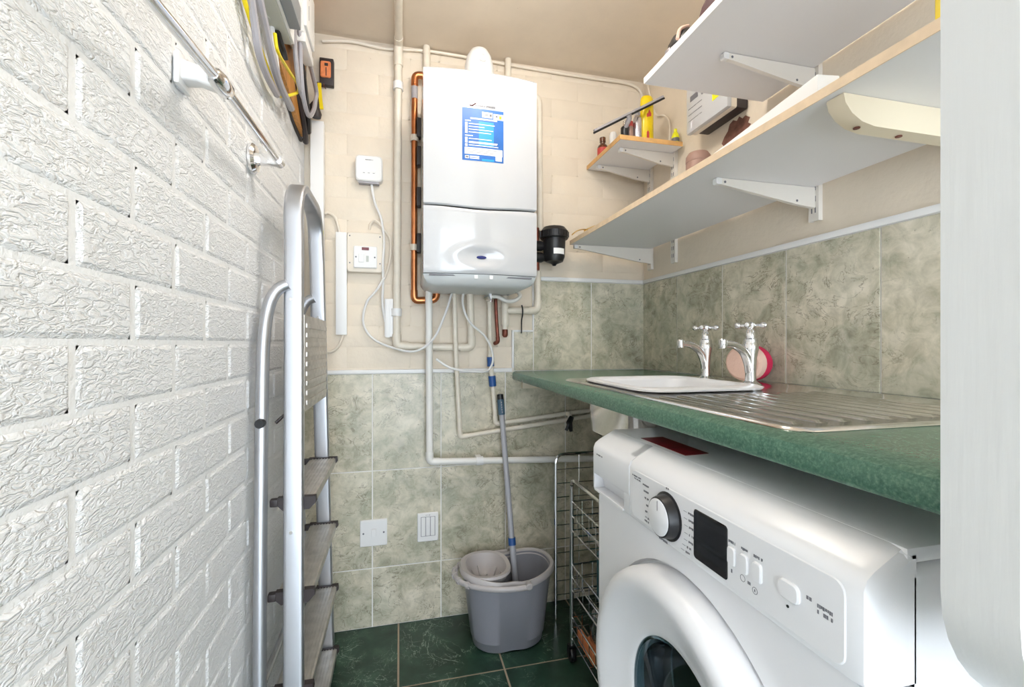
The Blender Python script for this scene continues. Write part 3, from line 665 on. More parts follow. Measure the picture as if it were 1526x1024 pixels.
obj('sole', B().loft([[(.672+u, .975+v, UZ+z) for u, v in ov(.036, .056, 20)] for z in (0, .012)]), M['plast'], sh)
obj('upper', lump(.672, .980, UZ+.012, .033, .05, .045, 4), M['black'], sh, 70)
obj('toe_cap', lump(.664, .998, UZ+.012, .026, .034, .024, 5), M['silver'], sh, 70)
obj('pale_stripe', B().tube(smooth([(.640, .955, UZ+.02), (.648, .955, UZ+.045), (.67, .955, UZ+.056)]), .0045, 6), M['pink'], sh)

# ------------------------------------------------------------------ boiler
bx0, bx1, byf, bz0, bzs, bz1 = .072, .448, 1.470, 1.276, 1.496, 1.934
BO = thing('gas_boiler', (.26, 1.62, bz0), 'white wall mounted boiler with a blue notice on its front', 'boiler')
obj('casing', B().box(bx0+.004, bx1-.004, byf+.03, YB-.004, bz0+.004, bz1-.006, .006), M['gmetal'], BO)
def bow(x, k=.016): t = (x-(bx0+bx1)/2)/((bx1-bx0)/2); return byf-k*(1-t*t)
def bowed(zlist, off=0, back=byf+.05, dip=0):
    xs = [bx0+(bx1-bx0)*i/20 for i in range(21)]; b = B(); rings = []
    for z, ins in zlist:
        f = [(min(max(x, bx0+ins), bx1-ins), bow(x)+ins+off, (z(x) if callable(z) else z)) for x in xs]
        rings.append(f+[(bx1-ins, back, f[-1][2]), (bx0+ins, back, f[0][2])])
    return b.loft(rings)
split = lambda x: bzs-.006+.004*math.cos((x-bx0)/(bx1-bx0)*2*PI)
obj('upper_cover', bowed([(lambda x: split(x)+.002, .004), (lambda x: split(x)+.006, 0), (bz1-.006, 0), (bz1, .006)]), M['gloss'], BO)
b = B(); xs = [bx0+(bx1-bx0)*i/40 for i in range(41)]; zs = [bz0+.010*0+(bzs-.008-bz0)*j/24 for j in range(25)]; g = []
for j, z in enumerate(zs):
    row = []
    for x in xs:
        zz = z if j < 24 else split(x)-.003
        d2 = ((x-.258)/.062)**2+((z-1.330)/.026)**2
        dent = .010*math.exp(-d2*1.1)-.004*math.exp(-((d2-1.9)**2)*.9)
        row.append(b.bm.verts.new((x, bow(x)+(.004 if j in (0, 24) else 0)+dent, zz)))
    g.append(row)
for j in range(24):
    for i in range(40): b.face((g[j][i], g[j][i+1], g[j+1][i+1], g[j+1][i]))
bb = [[b.bm.verts.new((x, byf+.05, z)) for x in (bx0, bx1)] for z in (bz0, bzs-.012)]
b.face(g[0][::-1]+[bb[0][0], bb[0][1]][:1]+[bb[0][1]][:0]) if False else None
b.face([bb[0][0]]+g[0]+[bb[0][1]]); b.face([bb[1][1]]+g[24][::-1]+[bb[1][0]])
b.face([bb[0][0], bb[1][0]]+[g[j][0] for j in range(24, -1, -1)]); b.face([bb[0][1]]+[g[j][40] for j in range(25)]+[bb[1][1]]); b.face([bb[0][0], bb[0][1], bb[1][1], bb[1][0]])
obj('lower_door', b, M['gloss'], BO, 50)
obj('oval_badge', B().prism([(.258+.0165*math.cos(k*PI/12), 1.330+.0055*math.sin(k*PI/12)) for k in range(24)], FY, byf-.004, byf-.0105, .002), M['navy'], BO)['label'] = 'oval navy badge'
b = B()                                                   # bowed tray under the case
rg = []
for sc, z in ((1, bz0-.001), (.985, bz0-.012), (.93, bz0-.030), (.80, bz0-.040)):
    cxm = .262; f = [(cxm+(x-cxm)*sc, byf+.012+(bow(x)-byf)*1.2+(1-sc)*.12, z) for x in xs[::2]]
    rg.append(f+[(f[-1][0], 1.72, z), (f[0][0], 1.72, z)])
obj('bottom_tray', b.loft(rg), M['tray'], BO, 45)
for xa in (.24, .29): obj('tray_clip', B().box(xa-.006, xa+.006, byf-.010, byf+.010, bz0-.016, bz0-.004, .001), M['plast'], BO)
obj('tray_slot', B().box(.09, .185, byf-.002, byf+.004, bz0-.008, bz0-.004), M['ink'], BO); obj('tray_slot', B().box(.33, .43, byf-.002, byf+.004, bz0-.010, bz0-.006), M['ink'], BO)
# blue notice
ny = lambda x: bow(x)-.0006
def decal(name, rects, m, off, parent):
    b = B()
    for u0, u1, v0, v1 in rects:
        k_ = max(1, int((u1-u0)/.02)+1)
        for i in range(k_):
            ua, ub = u0+(u1-u0)*i/k_, u0+(u1-u0)*(i+1)/k_
            b.loft([[(ua, bow(ua)-off, v0), (ub, bow(ub)-off, v0), (ub, bow(ub)-off-.0003, v0), (ua, bow(ua)-off-.0003, v0)], [(ua, bow(ua)-off, v1), (ub, bow(ub)-off, v1), (ub, bow(ub)-off-.0003, v1), (ua, bow(ua)-off-.0003, v1)]])
    return obj(name, b, m, parent)
nx0, nx1, nz0, nz1 = .194, .330, 1.640, 1.809
nb = decal('notice_sheet', [(nx0, nx1, nz0, nz1)], M['poster'], .0004, BO)
decal('lighter_field', [(.248, .297, 1.690, 1.768), (.258, .298, 1.641, 1.648)], M['poster2'], .0008, nb)
tx = [(.220, .308, 1.773, 1.778), (.203, .222, 1.766, 1.769)]
for k, (z, e) in enumerate(((1.757, .300), (1.748, .266), (1.739, .295), (1.730, .288))): tx += [(.203, .211, z-.003, z+.005), (.215, e, z, z+.0024)]
tx.append((.203, .228, 1.718, 1.7212))
for k, (z, e) in enumerate(((1.709, .290), (1.699, .310), (1.688, .312))): tx += [(.203, .211, z-.003, z+.005), (.215, e, z, z+.0024)]
tx += [(.215, .308, 1.6955, 1.6975), (.203, .216, 1.646, 1.655), (.219, .249, 1.651, 1.655), (.219, .249, 1.6455, 1.649), (.202, .326, 1.660, 1.682), (.303, .324, 1.645, 1.660), (.258, .293, 1.782, 1.800), (.296, .329, 1.779, 1.798)]
decal('white_print', tx, M['white'], .0012, nb)
decal('grey_print', [(.264, .278, 1.790, 1.7925), (.283, .290, 1.787, 1.795), (.303, .310, 1.787, 1.7925), (.207, .31, 1.676, 1.6772), (.207, .29, 1.671, 1.6722), (.207, .30, 1.666, 1.6672), (.205, .214, 1.648, 1.653)], M['ink'], .0016, nb)
decal('green_mark', [(.315, .323, 1.783, 1.793)], M['yacid'], .0016, nb)
b = B(); b.prism([(.219, 1.815), (.228, 1.815), (.241, 1.826), (.238, 1.828), (.226, 1.819), (.216, 1.819)], FY, bow(.23)-.0002, bow(.23)-.001)
obj('logo_mark', b, M['maroon'], BO)
b = B(); glyphs(b, FY, .236, 1.8155, .066, .006, bow(.27)+.0006, bow(.27)-.0006, rn); obj('maker_print', b, M['ink'], BO)
# flue turret
FLx, FLy = .278, 1.625
fb = obj('flue_turret', B().lathe([(.058, bz1-.004), (.058, bz1+.006), (.056, bz1+.065), (.052, bz1+.115), (.044, bz1+.148), (.031, bz1+.170), (.012, bz1+.181), (.0, bz1+.183)], (FLx, FLy, 0), n=32, c1=False), M['plast'], BO)
Mf = Matrix.Translation((FLx+.004, FLy-.051, bz1+.125)) @ Matrix.Rotation(math.radians(-14), 4, 'X')
obj('test_point', B().prism(rrect(-.012, .012, -.022, .020, .010), FY, .012, -.004, .002).xf(Mf), M['wtrim'], fb)
obj('test_cap', B().lathe([(.006, -.008), (.006, -.003)], (.002, 0, .006), 'Y', 12).xf(Mf), M['plast'], fb)
for z in (1.845, 1.74, 1.59, 1.42): obj('side_fixing', B().box(bx0-.012, bx0+.004, 1.70, 1.735, z-.035, z+.035, .003), M['blk2'], BO)

# ------------------------------------------------------------------ pipes
def pipe(name, pts, r, m, label, rad=.03, clips=(), sock=(), cat='pipe', n=12, cm=None, elbow=True):
    t = thing(name, pts[0], label, cat)
    obj('run', B().tube(fillet(pts, rad), r, n), m, t)
    for i in range(1, len(pts)-1):                         # elbow sockets
        p = Vector(pts[i]); a = (Vector(pts[i-1])-p); c = (Vector(pts[i+1])-p)
        if elbow and a.angle(c) < 2.4:
            f = fillet([p+a.normalized()*(rad+r*1.2), p, p+c.normalized()*(rad+r*1.2)], rad)
            obj('elbow', B().tube(f, r*1.16, n), cm or m, t)
    for p, ax in clips:
        p = Vector(p); h_ = r*1.0
        b = B()
        b.lathe([(r*1.02, -h_), (r*1.35, -h_), (r*1.35, h_), (r*1.02, h_)], (0, 0, 0), ax, 16, False, False)
        b.xf(Matrix.Translation(p)); b.box(p.x-r*.8, p.x+r*.8, p.y+r*1.1, YB-.0068, p.z-h_*.9, p.z+h_*.9)
        obj('clip', b, M['plast'] if m is not M['copper'] else M['creampl'], t)
    for p, q in sock: obj('coupling', B().tube([p, q], r*1.2, n), m, t)
    return t
PY = 1.733
pipe('heating_pipe', [(-.005, .55, 2.154), (-.005, PY, 2.154), (-.012, PY, 1.040), (.268, PY, 1.034), (.255, PY-.03, 1.262)], .0138, M['pipe'], 'tall cream pipe running down the back wall from the ceiling to a low bend', .028,
     clips=(((-.0065, PY, 2.000), 'Z'), ((-.0115, PY, 1.165), 'Z')), sock=(((-.005, PY, 2.115), (-.0052, PY, 2.075)), ((.25, PY-.034, 1.255), (.252, PY-.033, 1.275))))
cp = pipe('copper_pipe', [(.108, 1.722, 2.046), (.053, 1.722, 2.046), (.051, 1.722, 1.208), (.133, 1.722, 1.214), (.133, 1.722, 1.29)], .0112, M['copper'], 'bare copper pipe bent along the left side of the boiler', .026,
     clips=(((.0525, 1.722, 1.809), 'Z'), ((.0513, 1.722, 1.405), 'Z')))
obj('paper_label', B().lathe([(.0117, 1.955), (.0117, 2.0)], (.0527, 1.722, 0), n=14, c0=False, c1=False), M['wires'], cp)
pipe('waste_pipe', [(.103, 1.698, 1.285), (.1065, 1.702, .614), (.96, 1.716, .574)], .0128, M['wpipe'], 'thick white pipe dropping from the boiler then running low along the tiles', .020,
     clips=(((.293, 1.705, .6055), 'X'),), sock=(((.80, 1.7132, .5815), (.84, 1.714, .5797)),))
pipe('cold_pipe', [(.1965, 1.700, 1.270), (.202, 1.704, 1.05), (.2225, 1.730, .694), (.93, 1.738, .772)], .0090, M['pipe'], 'thin cream pipe with the lower of two sloping runs below the worktop', .018, sock=(((.464, 1.738, .7207), (.470, 1.738, .7214)),))
hp = pipe('hot_pipe', [(.3335, 1.725, 1.270), (.3395, 1.725, .98), (.349, 1.727, .885), (.362, 1.738, .737), (.93, 1.738, .793)], .0088, M['pipe'], 'thin cream pipe with blue sleeves and the upper sloping run', .018)
obj('blue_sleeve', B().tube([(.3390, 1.725, .998), (.3405, 1.725, .962)], .0135, 14), M['blue'], hp)
obj('blue_sleeve', B().tube([(.3452, 1.726, .925), (.3490, 1.727, .885)], .0140, 14), M['blue'], hp)
obj('drain_stub', B().tube(smooth([(.655, 1.738, .766), (.662, 1.722, .764), (.664, 1.716, .745)]), .009, 10), M['pipe'], hp)
pipe('gas_pipe', [(.357, 1.722, 1.275), (.362, 1.722, 1.15), (.369, 1.724, 1.056), (.360, 1.745, 1.050)], .0070, M['brass'], 'short dark brown pipe below the boiler', .012)
pipe('condensate_pipe', [(.532, 1.733, 1.335), (.532, 1.733, 1.181), (.400, 1.733, 1.178)], .0135, M['pipe'], 'cream pipe with an elbow and tee below the black filter', .024)
dp = thing('drop_pipe', (.399, 1.733, 1.08), 'short cream vertical pipe with a brown end below the boiler', 'pipe')
obj('run', B().tube([(.398, 1.733, 1.275), (.399, 1.733, 1.120)], .0150, 14), M['pipe'], dp)
obj('reducer', B().tube([(.399, 1.733, 1.120), (.399, 1.733, 1.105)], .0115, 14), M['pipe'], dp)
obj('brown_end', B().lathe([(.010, 1.106), (.0115, 1.10), (.0115, 1.082), (.006, 1.074)], (.399, 1.733, 0), n=14), M['brass'], dp)
tag(obj('pressure_pipe', B().tube(fillet([(.47, 1.74, 2.04), (.541, 1.742, 2.04), (.546, 1.742, 1.50)], .05, 7), .012, 12), M['pipe']), 'cream pipe coming down the wall behind the right side of the boiler', 'pipe')
tag(obj('ceiling_pipe', B().tube([(.098, 1.742, 2.169), (.098, 1.742, 1.95)], .0135, 12), M['pipe']), 'short cream pipe from ceiling above the left corner of the boiler', 'pipe')
tag(obj('ceiling_pipe', B().tube([(.413, 1.742, 2.169), (.413, 1.742, 1.95)], .0125, 12), M['pipe']), 'short cream pipe from ceiling above the right half of the boiler', 'pipe')
tag(obj('cable_tie', B().tube(smooth([(.462, 1.716, 1.200), (.465, 1.7145, 1.182), (.465, 1.716, 1.16), (.466, 1.733, 1.14), (.466, 1.735, 1.09)]), .0028, 6), M['black']), 'black cable tie on the cream elbow pipe', 'tie')
fl_ = thing('filling_loop', (.39, 1.69, 1.21), 'white flexible filling loop with grey valves below the boiler', 'hose')
obj('hose', B().tube(smooth([(.338, 1.688, 1.226), (.36, 1.682, 1.226), (.39, 1.676, 1.211), (.42, 1.676, 1.212), (.444, 1.680, 1.228), (.443, 1.692, 1.246), (.43, 1.70, 1.252)], 6), .0075, 12), M['wpipe'], fl_)
obj('valve', B().tube([(.321, 1.712, 1.222), (.334, 1.690, 1.226)], .0125, 14).tube([(.336, 1.697, 1.208), (.336, 1.690, 1.243)], .007, 10), M['chrome'], fl_)
obj('valve', B().tube([(.405, 1.700, 1.248), (.44, 1.698, 1.255)], .0115, 14), M['chrome'], fl_)
obj('lever', B().tube([(.41, 1.690, 1.248), (.395, 1.684, 1.240)], [.006, .0095], 10), M['wires'], fl_)
bv = thing('drain_valve', (.664, 1.712, .70), 'black drain tap hanging from the sloping pipes under the worktop', 'valve')
obj('body', B().tube([(.668, 1.712, .756), (.655, 1.706, .735), (.664, 1.706, .700)], [.010, .013, .007], 10), M['black'], bv)
obj('lever', B().tube([(.655, 1.702, .738), (.640, 1.700, .705)], [.005, .007], 8), M['black'], bv)

mf = thing('magnetic_filter', (.583, 1.680, 1.35), 'black cylindrical heating filter with a white label right of the boiler', 'filter')
obj('bowl', B().lathe([(.006, 1.352), (.010, 1.358), (.034, 1.368), (.041, 1.385), (.043, 1.43), (.044, 1.455)], (.583, 1.680, 0), n=32), M['black'], mf)
obj('screw_cap', B().lathe([(.052, 1.455), (.055, 1.459), (.055, 1.484), (.050, 1.490), (.042, 1.500), (.030, 1.502)], (.583, 1.680, 0), n=32), M['black'], mf)
for k in range(16):
    a = 2*PI*k/16; c, s_ = math.cos(a), math.sin(a)
    obj('cap_rib', B().prism([(.583+c*.053-s_*.003, 1.680+s_*.053+c*.003), (.583+c*.0575-s_*.002, 1.680+s_*.0575+c*.002), (.583+c*.0575+s_*.002, 1.680+s_*.0575-c*.002), (.583+c*.053+s_*.003, 1.680+s_*.053-c*.003)], FZ, 1.461, 1.482), M['black'], mf)
obj('top_plug', B().lathe([(.012, 1.500), (.012, 1.507), (.009, 1.509)], (.583, 1.680, 0), n=16), M['brass'], mf)
arc = [(.0436*math.sin(math.radians(a)), -.0436*math.cos(math.radians(a))) for a in range(-22, 43, 8)]
obj('white_label', B().loft([[(.583+u, 1.680+v, z) for u, v in arc]+[(.583+u*.98, 1.680+v*.98, z) for u, v in arc[::-1]] for z in (1.392, 1.414)]), M['white'], mf)
for z in (1.430, 1.385): obj('port', B().lathe([(.016, .500), (.020, .505), (.020, .535), (.015, .545), (.015, .56)], (0, 1.695, z), 'X', 18), M['black'], mf)
obj('inlet_pipe', B().tube([(.518, 1.70, 1.335), (.518, 1.70, 1.375)], .011, 12).tube([(.517, 1.70, 1.44), (.517, 1.70, 1.50)], .011, 12), M['brass'], mf)

# ------------------------------------------------------------------ electrics on the back wall
def cable(pts, r, m, label, n=6, cat='cable'): return tag(obj('cable', B().tube(smooth(pts, n), r, 8), m), label, cat)
th = thing('thermostat_receiver', (-.109, 1.73, 1.64), 'small white square receiver box on the cream wall', 'receiver')
obj('case', B().prism(rrect(-.156, -.062, 1.640, 1.733, .014), FY, YB-.002, 1.727, .004), M['plast'], th)
b = B(); glyphs(b, FY, -.122, 1.715, .028, .003, 1.7271, 1.7266, rn); obj('maker_print', b, M['ink'], th)
for k in range(3): obj('button', B().prism(rrect(-.133+k*.017, -.119+k*.017, 1.672, 1.683, .002), FY, 1.7272, 1.7258), M['wtrim'], th)
b = B()
for k in range(3): b.prism([(-.130+k*.017, 1.668), (-.123+k*.017, 1.668), (-.123+k*.017, 1.6695), (-.130+k*.017, 1.6695)], FY, 1.7271, 1.7266)
obj('icon_print', b, M['ink'], th)
obj('base_strip', B().box(-.146, -.074, 1.733, 1.757, 1.633, 1.641, .002), M['wires'], th)
fs = thing('fused_spur', (-.124, 1.75, 1.31), 'cream surface box with a white fused switch and red neon', 'switch')
obj('back_box', B().prism(rrect(-.186, -.061, 1.309, 1.454, .010), FY, YB-.002, 1.735, .003), M['creampl'], fs)
pl = obj('switch_plate', B().prism(rrect(-.162, -.081, 1.324, 1.403, .004), FY, 1.736, 1.728, .002), M['plast'], fs)
obj('neon', B().prism(rrect(-.134, -.109, 1.388, 1.3985, .001), FY, 1.7285, 1.727), M['redn'], pl)
obj('rocker', B().prism(rrect(-.145, -.126, 1.344, 1.374, .002), FY, 1.7285, 1.725, .001), M['plast'], pl)
obj('fuse_holder', B().prism(rrect(-.119, -.110, 1.346, 1.368, .001), FY, 1.7285, 1.727), M['gmetal'], pl)
for xx in (-.154, -.089): obj('screw', B().lathe([(.003, 1.7285), (.003, 1.727)], (xx, 0, 1.363), 'Y', 10), M['ink'], pl)
for xx in (-.176, -.071):
    for zz in (1.342, 1.440): obj('screw', B().lathe([(.0026, 1.7355), (.0026, 1.7342)], (xx, 0, zz), 'Y', 10), M['ink'], fs)
tk = thing('cable_trunking', (-.205, 1.75, 1.08), 'short white trunking beside the cream switch box', 'trunking')
obj('channel', B().box(-.224, -.187, 1.747, YB-.002, 1.082, 1.452), M['creampl'], tk); obj('lid', B().box(-.2245, -.1865, 1.741, 1.748, 1.0815, 1.4525, .002), M['plast'], tk)
tk = thing('cable_trunking', (-.284, 1.74, 0), 'tall cream trunking down the corner behind the ladder', 'trunking')
obj('channel', B().box(-.305, -.263, 1.728, YB-.008, .955, 1.836), M['plast'], tk); obj('lid', B().box(-.306, -.262, 1.722, 1.729, .955, 1.8365, .002), M['plast'], tk)
obj('warning_tag', B().box(-.2765, -.262, 1.7205, 1.722, 1.357, 1.449), M['yacid'], tk); obj('tag_text', B().box(-.2755, -.263, 1.7195, 1.7204, 1.372, 1.432), M['pink'], tk)
tk = thing('cable_trunking', (-.038, 1.74, 1.07), 'small white flex cover beside the tall cream pipe', 'trunking')
obj('channel', B().box(-.055, -.022, 1.735, YB-.002, 1.075, 1.215, .002), M['plast'], tk); obj('lid', B().box(-.052, -.036, 1.731, 1.7355, 1.072, 1.214, .002), M['wtrim'], tk)
cable([(-.102, 1.745, 1.640), (-.09, 1.745, 1.57), (-.067, 1.748, 1.51), (-.057, 1.745, 1.425), (-.060, 1.727, 1.35), (-.060, 1.735, 1.277), (-.062, 1.742, 1.19), (-.052, 1.745, 1.13)], .0045, M['plast'], 'white flex hanging from the receiver box')
cable([(-.056, 1.728, 1.29), (-.085, 1.722, 1.24), (-.118, 1.735, 1.198), (-.13, 1.745, 1.126), (-.095, 1.745, 1.067), (-.014, 1.712, 1.031), (.057, 1.69, 1.023), (.118, 1.674, 1.067), (.16, 1.680, 1.155), (.192, 1.70, 1.25)], .0042, M['plast'], 'white flex looping from the switch box up into the boiler')
cable([(.233, 1.69, 1.26), (.228, 1.69, 1.193), (.254, 1.69, 1.13), (.31, 1.695, 1.08), (.338, 1.70, 1.03), (.343, 1.70, .979), (.317, 1.69, .946), (.254, 1.682, .947), (.179, 1.680, .961), (.129, 1.680, .993)], .0042, M['wtrim'], 'thin white wire curling below the boiler past the blue sleeve')
cable([(-.109, 1.755, 1.470), (-.105, 1.752, 1.490), (-.086, 1.75, 1.503), (-.05, 1.75, 1.463), (-.034, 1.75, 1.427), (-.038, 1.75, 1.352), (-.055, 1.75, 1.29)], .0045, M['creampl'], 'cream cable looping over the switch box')
cable([(-.262, 1.752, 1.516), (-.249, 1.752, 1.522), (-.226, 1.752, 1.504), (-.213, 1.752, 1.453)], .005, M['creampl'], 'cream cable bending into the top of the short trunking')
cable([(-.201, 1.752, 1.081), (-.215, 1.752, 1.043), (-.238, 1.752, 1.021), (-.262, 1.752, 1.019)], .005, M['creampl'], 'cream cable leaving the bottom of the short trunking')
cable([(-.272, 1.753, 2.138), (-.171, 1.753, 2.152), (-.051, 1.755, 2.146), (.109, 1.753, 2.160), (.351, 1.753, 2.156), (.535, 1.753, 2.152), (.777, 1.753, 2.150), (.952, 1.753, 2.148), (1.005, 1.753, 2.105), (1.012, 1.745, 2.0)], .0058, M['creampl'], 'cream painted cable running along the ceiling line of the back wall', 5)
cable([(1.008, 1.725, 2.16), (1.008, 1.66, 1.99), (1.010, 1.60, 1.95), (1.010, 1.56, 1.90), (1.010, 1.56, 1.80)], .004, M['creampl'], 'thin cream wire dropping to the corner shelf', 5)
sw = thing('wall_switch', (-.094, 1.75, .30), 'white single rocker switch plate on the lower tiles', 'switch')
obj('plate', B().prism(rrect(-.142, -.046, .303, .400, .003), FY, YB-.0062, 1.749, .002), M['plast'], sw)
obj('rocker', B().prism(rrect(-.102, -.085, .337, .367, .002), FY, 1.749, 1.745, .001), M['wtrim'], sw)
for xx in (-.130, -.058): obj('screw', B().lathe([(.0032, 1.749), (.0032, 1.7475)], (xx, 0, .352), 'Y', 10), M['ink'], sw)
vp = thing('slotted_plate', (.103, 1.75, .30), 'white upright plate with three vertical slots on the lower tiles', 'plate')
obj('plate', B().prism(rrect(.064, .142, .300, .408, .004), FY, YB-.0062, 1.750, .002), M['plast'], vp)
for k in range(3):
    x0 = .0785+k*.0175
    obj('slat', B().prism(rrect(x0, x0+.0145, .322, .392, .002), FY, 1.7505, 1.7475, .001), M['wtrim'], vp)
b = B(); b.box(.0765, .1305, 1.7495, 1.7502, .320, .394); glyphs(b, FY, .094, .398, .018, .003, 1.7502, 1.7496, rn); obj('slot_shadow_gap', b, M['wires'], vp)

# ------------------------------------------------------------------ meter corner, top left
mb = thing('meter_board', (-.325, 1.45, 1.74), 'orange wooden board on the white brick wall behind the cables', 'board')
obj('board', B().prism([(1.33, 2.16), (1.33, 1.80), (1.56, 1.752), (1.66, 1.748), (1.672, 1.76), (1.672, 2.16)], FX, XL+.008, XL+.022, .001), M['wood'], mb)
obj('dark_backing', B().prism([(1.31, 2.16), (1.31, 1.785), (1.66, 1.735), (1.68, 1.738), (1.70, 1.80), (1.752, 1.82), (1.752, 2.10), (1.70, 2.16)], FX, XL+.0005, XL+.009), M['blk2'], mb)
cu = thing('consumer_unit', (-.30, 1.15, 1.83), 'pale grey metal consumer unit with an open flap above the cables', 'fuse box')
obj('case', B().box(XL+.009, -.275, .88, 1.297, 1.832, 2.06, .003), M['gmetal'], cu)
obj('flap', B().box(-.271, -.243, .88, 1.247, 1.842, 1.90, .003), M['gdark'], cu)
obj('flap_rim', B().box(-.2745, -.2695, .88, 1.297, 1.836, 1.90), M['wtrim'], cu)
obj('cable_gland', B().tube(smooth([(-.300, 1.245, 1.836), (-.298, 1.262, 1.822), (-.294, 1.285, 1.808), (-.292, 1.298, 1.792)]), .0085, 10), M['black'], cu)
obj('white_tail', B().tube(smooth([(-.308, 1.235, 1.836), (-.306, 1.24, 1.80), (-.305, 1.265, 1.765), (-.308, 1.30, 1.735)]), .0065, 8), M['plast'], cu)
obj('knockout', B().lathe([(.009, 1.8318), (.009, 1.829)], (-.312, 1.20, 0), 'Z', 16), M['gmetal'], cu)
obj('front_plate', B().prism(rrect(1.0, 1.27, 1.905, 2.05, .004), FX, -.274, -.246), M['plast'], cu)
for y_, z_ in ((1.17, 1.915), (1.2, 1.94), (1.21, 1.918), (1.235, 1.945)): obj('screw_hole', B().lathe([(.004, -.2462), (.004, -.2452)], (0, y_, z_), 'X', 10), M['ink'], cu)
me_ = thing('electricity_meter', (-.272, 1.41, 1.90), 'white electricity meter beside the grey consumer unit', 'meter')
obj('case', B().box(-.298, -.256, 1.345, 1.475, 1.905, 2.075, .004), M['plast'], me_)
obj('front_cover', B().box(-.257, -.249, 1.350, 1.470, 1.925, 2.070, .003), M['wtrim'], me_)
obj('terminal_cover', B().box(-.294, -.252, 1.350, 1.470, 1.880, 1.906, .004), M['plast'], me_)
obj('mount', B().box(XL+.022, -.297, 1.36, 1.46, 1.92, 2.06), M['gmetal'], me_)
obj('slot', B().box(-.2492, -.2485, 1.38, 1.383, 1.96, 2.0), M['ink'], me_); obj('slot', B().box(-.2492, -.2485, 1.385, 1.388, 2.02, 2.05), M['ink'], me_)
jb = thing('terminal_block', (-.253, 1.74, 1.975), 'black box with a burnt orange cover on the cream wall', 'terminal box')
obj('case', B().box(-.279, -.231, 1.738, YB-.003, 1.975, 2.072, .004), M['blk2'], jb)
obj('orange_cover', B().prism(rrect(-.275, -.240, 2.000, 2.058, .006), FY, 1.739, 1.733, .002), M['orange'], jb)
obj('cover_slot', B().prism(rrect(-.261, -.249, 2.040, 2.050, .001), FY, 1.7332, 1.7322).prism(rrect(-.257, -.254, 2.005, 2.035, .001), FY, 1.7332, 1.7322), M['blk2'], jb)
obj('loose_wire', B().tube(smooth([(-.263, 1.735, 1.976), (-.262, 1.73, 1.965), (-.255, 1.728, 1.955)]), .0014, 6), M['brass'], jb)
bw = thing('taped_cable_joint', (-.285, 1.70, 1.84), 'dark wrapped cable joint with a yellow stripe above the corner trunking', 'cable joint')
obj('wrapping', B().loft([[(-.285+u*s_+dx, 1.705+v*s_, z) for u, v in ov(.020, .018, 12)] for z, s_, dx in ((1.838, .75, .002), (1.85, 1, 0), (1.875, .9, -.006), (1.90, .5, .004), (1.96, .42, .008))]), M['blk2'], bw)
obj('yellow_stripe', B().loft([[(-.272+dx, 1.694, z), (-.260+dx, 1.692, z), (-.260+dx, 1.696, z), (-.272+dx, 1.698, z)] for z, dx in ((1.865, .002), (1.90, -.002), (1.955, -.006))]), M['yel'], bw)
cable([(-.305, 1.02, 1.825), (-.305, 1.063, 1.775), (-.305, 1.091, 1.737), (-.305, 1.12, 1.698), (-.305, 1.183, 1.683), (-.307, 1.281, 1.690)], .0085, M['wires'], 'thick dark grey cable with print on its sheath, below the consumer unit')
cable([(-.295, 1.04, 1.83), (-.295, 1.083, 1.791), (-.295, 1.128, 1.764), (-.295, 1.178, 1.734), (-.297, 1.265, 1.711), (-.300, 1.407, 1.719)], .0095, M['wires'], 'thick pale grey cable ending against the wooden board')
cable([(-.315, 1.03, 1.79), (-.315, 1.054, 1.767), (-.313, 1.10, 1.745), (-.312, 1.123, 1.738), (-.312, 1.186, 1.722), (-.312, 1.275, 1.708), (-.312, 1.343, 1.718)], .0052, M['yel'], 'yellow cable running between the two thick grey cables')
cable([(-.290, 1.19, 1.79), (-.285, 1.197, 1.752), (-.285, 1.305, 1.770), (-.285, 1.41, 1.793), (-.285, 1.415, 1.772), (-.290, 1.34, 1.722), (-.300, 1.32, 1.712)], .0042, M['yel'], 'thin yellow wire bent in a loop in front of the wooden board')
cable([(-.275, 1.318, 1.90), (-.275, 1.328, 1.866), (-.275, 1.344, 1.821), (-.275, 1.386, 1.772), (-.277, 1.47, 1.772)], .0062, M['wires'], 'grey cable hanging beside the meter and ending against the board')
cable([(-.268, 1.35, 1.91), (-.268, 1.361, 1.878), (-.27, 1.379, 1.824), (-.27, 1.415, 1.759), (-.27, 1.495, 1.745), (-.27, 1.575, 1.80), (-.27, 1.608, 1.849), (-.272, 1.63, 1.90), (-.272, 1.44, 1.93)], .0068, M['wires'], 'grey cable in a deep loop under the electricity meter')
cable([(-.285, 1.46, 1.888), (-.288, 1.53, 1.83), (-.292, 1.60, 1.79), (-.300, 1.65, 1.76)], .010, M['black'], 'thick black cable dropping from the electricity meter')
cable([(-.318, 1.50, 1.86), (-.306, 1.56, 1.80), (-.305, 1.62, 1.755), (-.31, 1.665, 1.735), (-.314, 1.672, 1.745)], .009, M['blk2'], 'black cable at the lower tip of the wooden board')

# ------------------------------------------------------------------ towel rail on the brick wall
tr = thing('towel_rail', (XL, .98, 1.46), 'chrome towel rail on the white brick wall', 'towel rail')
rx = -.273
obj('bar', B().tube([(rx, .815, 1.460), (rx, 1.150, 1.472)], .0078, 14), M['chrome'], tr)
obj('bar', B().tube([(rx, .18, 1.400), (rx, .800, 1.458)], .0078, 14), M['chrome'], tr)
fg = obj('wall_flange', B().lathe([(.034, XL+.004), (.034, XL+.010), (.029, XL+.016), (.020, XL+.018)], (0, 1.150, 1.472), 'X', 28), M['chrome'], tr)
obj('arm', B().box(XL+.014, rx+.004, 1.140, 1.160, 1.460, 1.484, .003).lathe([(.012, 1.138), (.012, 1.164)], (rx, 0, 1.472), 'Y', 16), M['chrome'], tr)
obj('wall_plate', B().box(XL+.003, XL+.011, .782, .826, 1.442, 1.490, .003), M['plast'], tr)
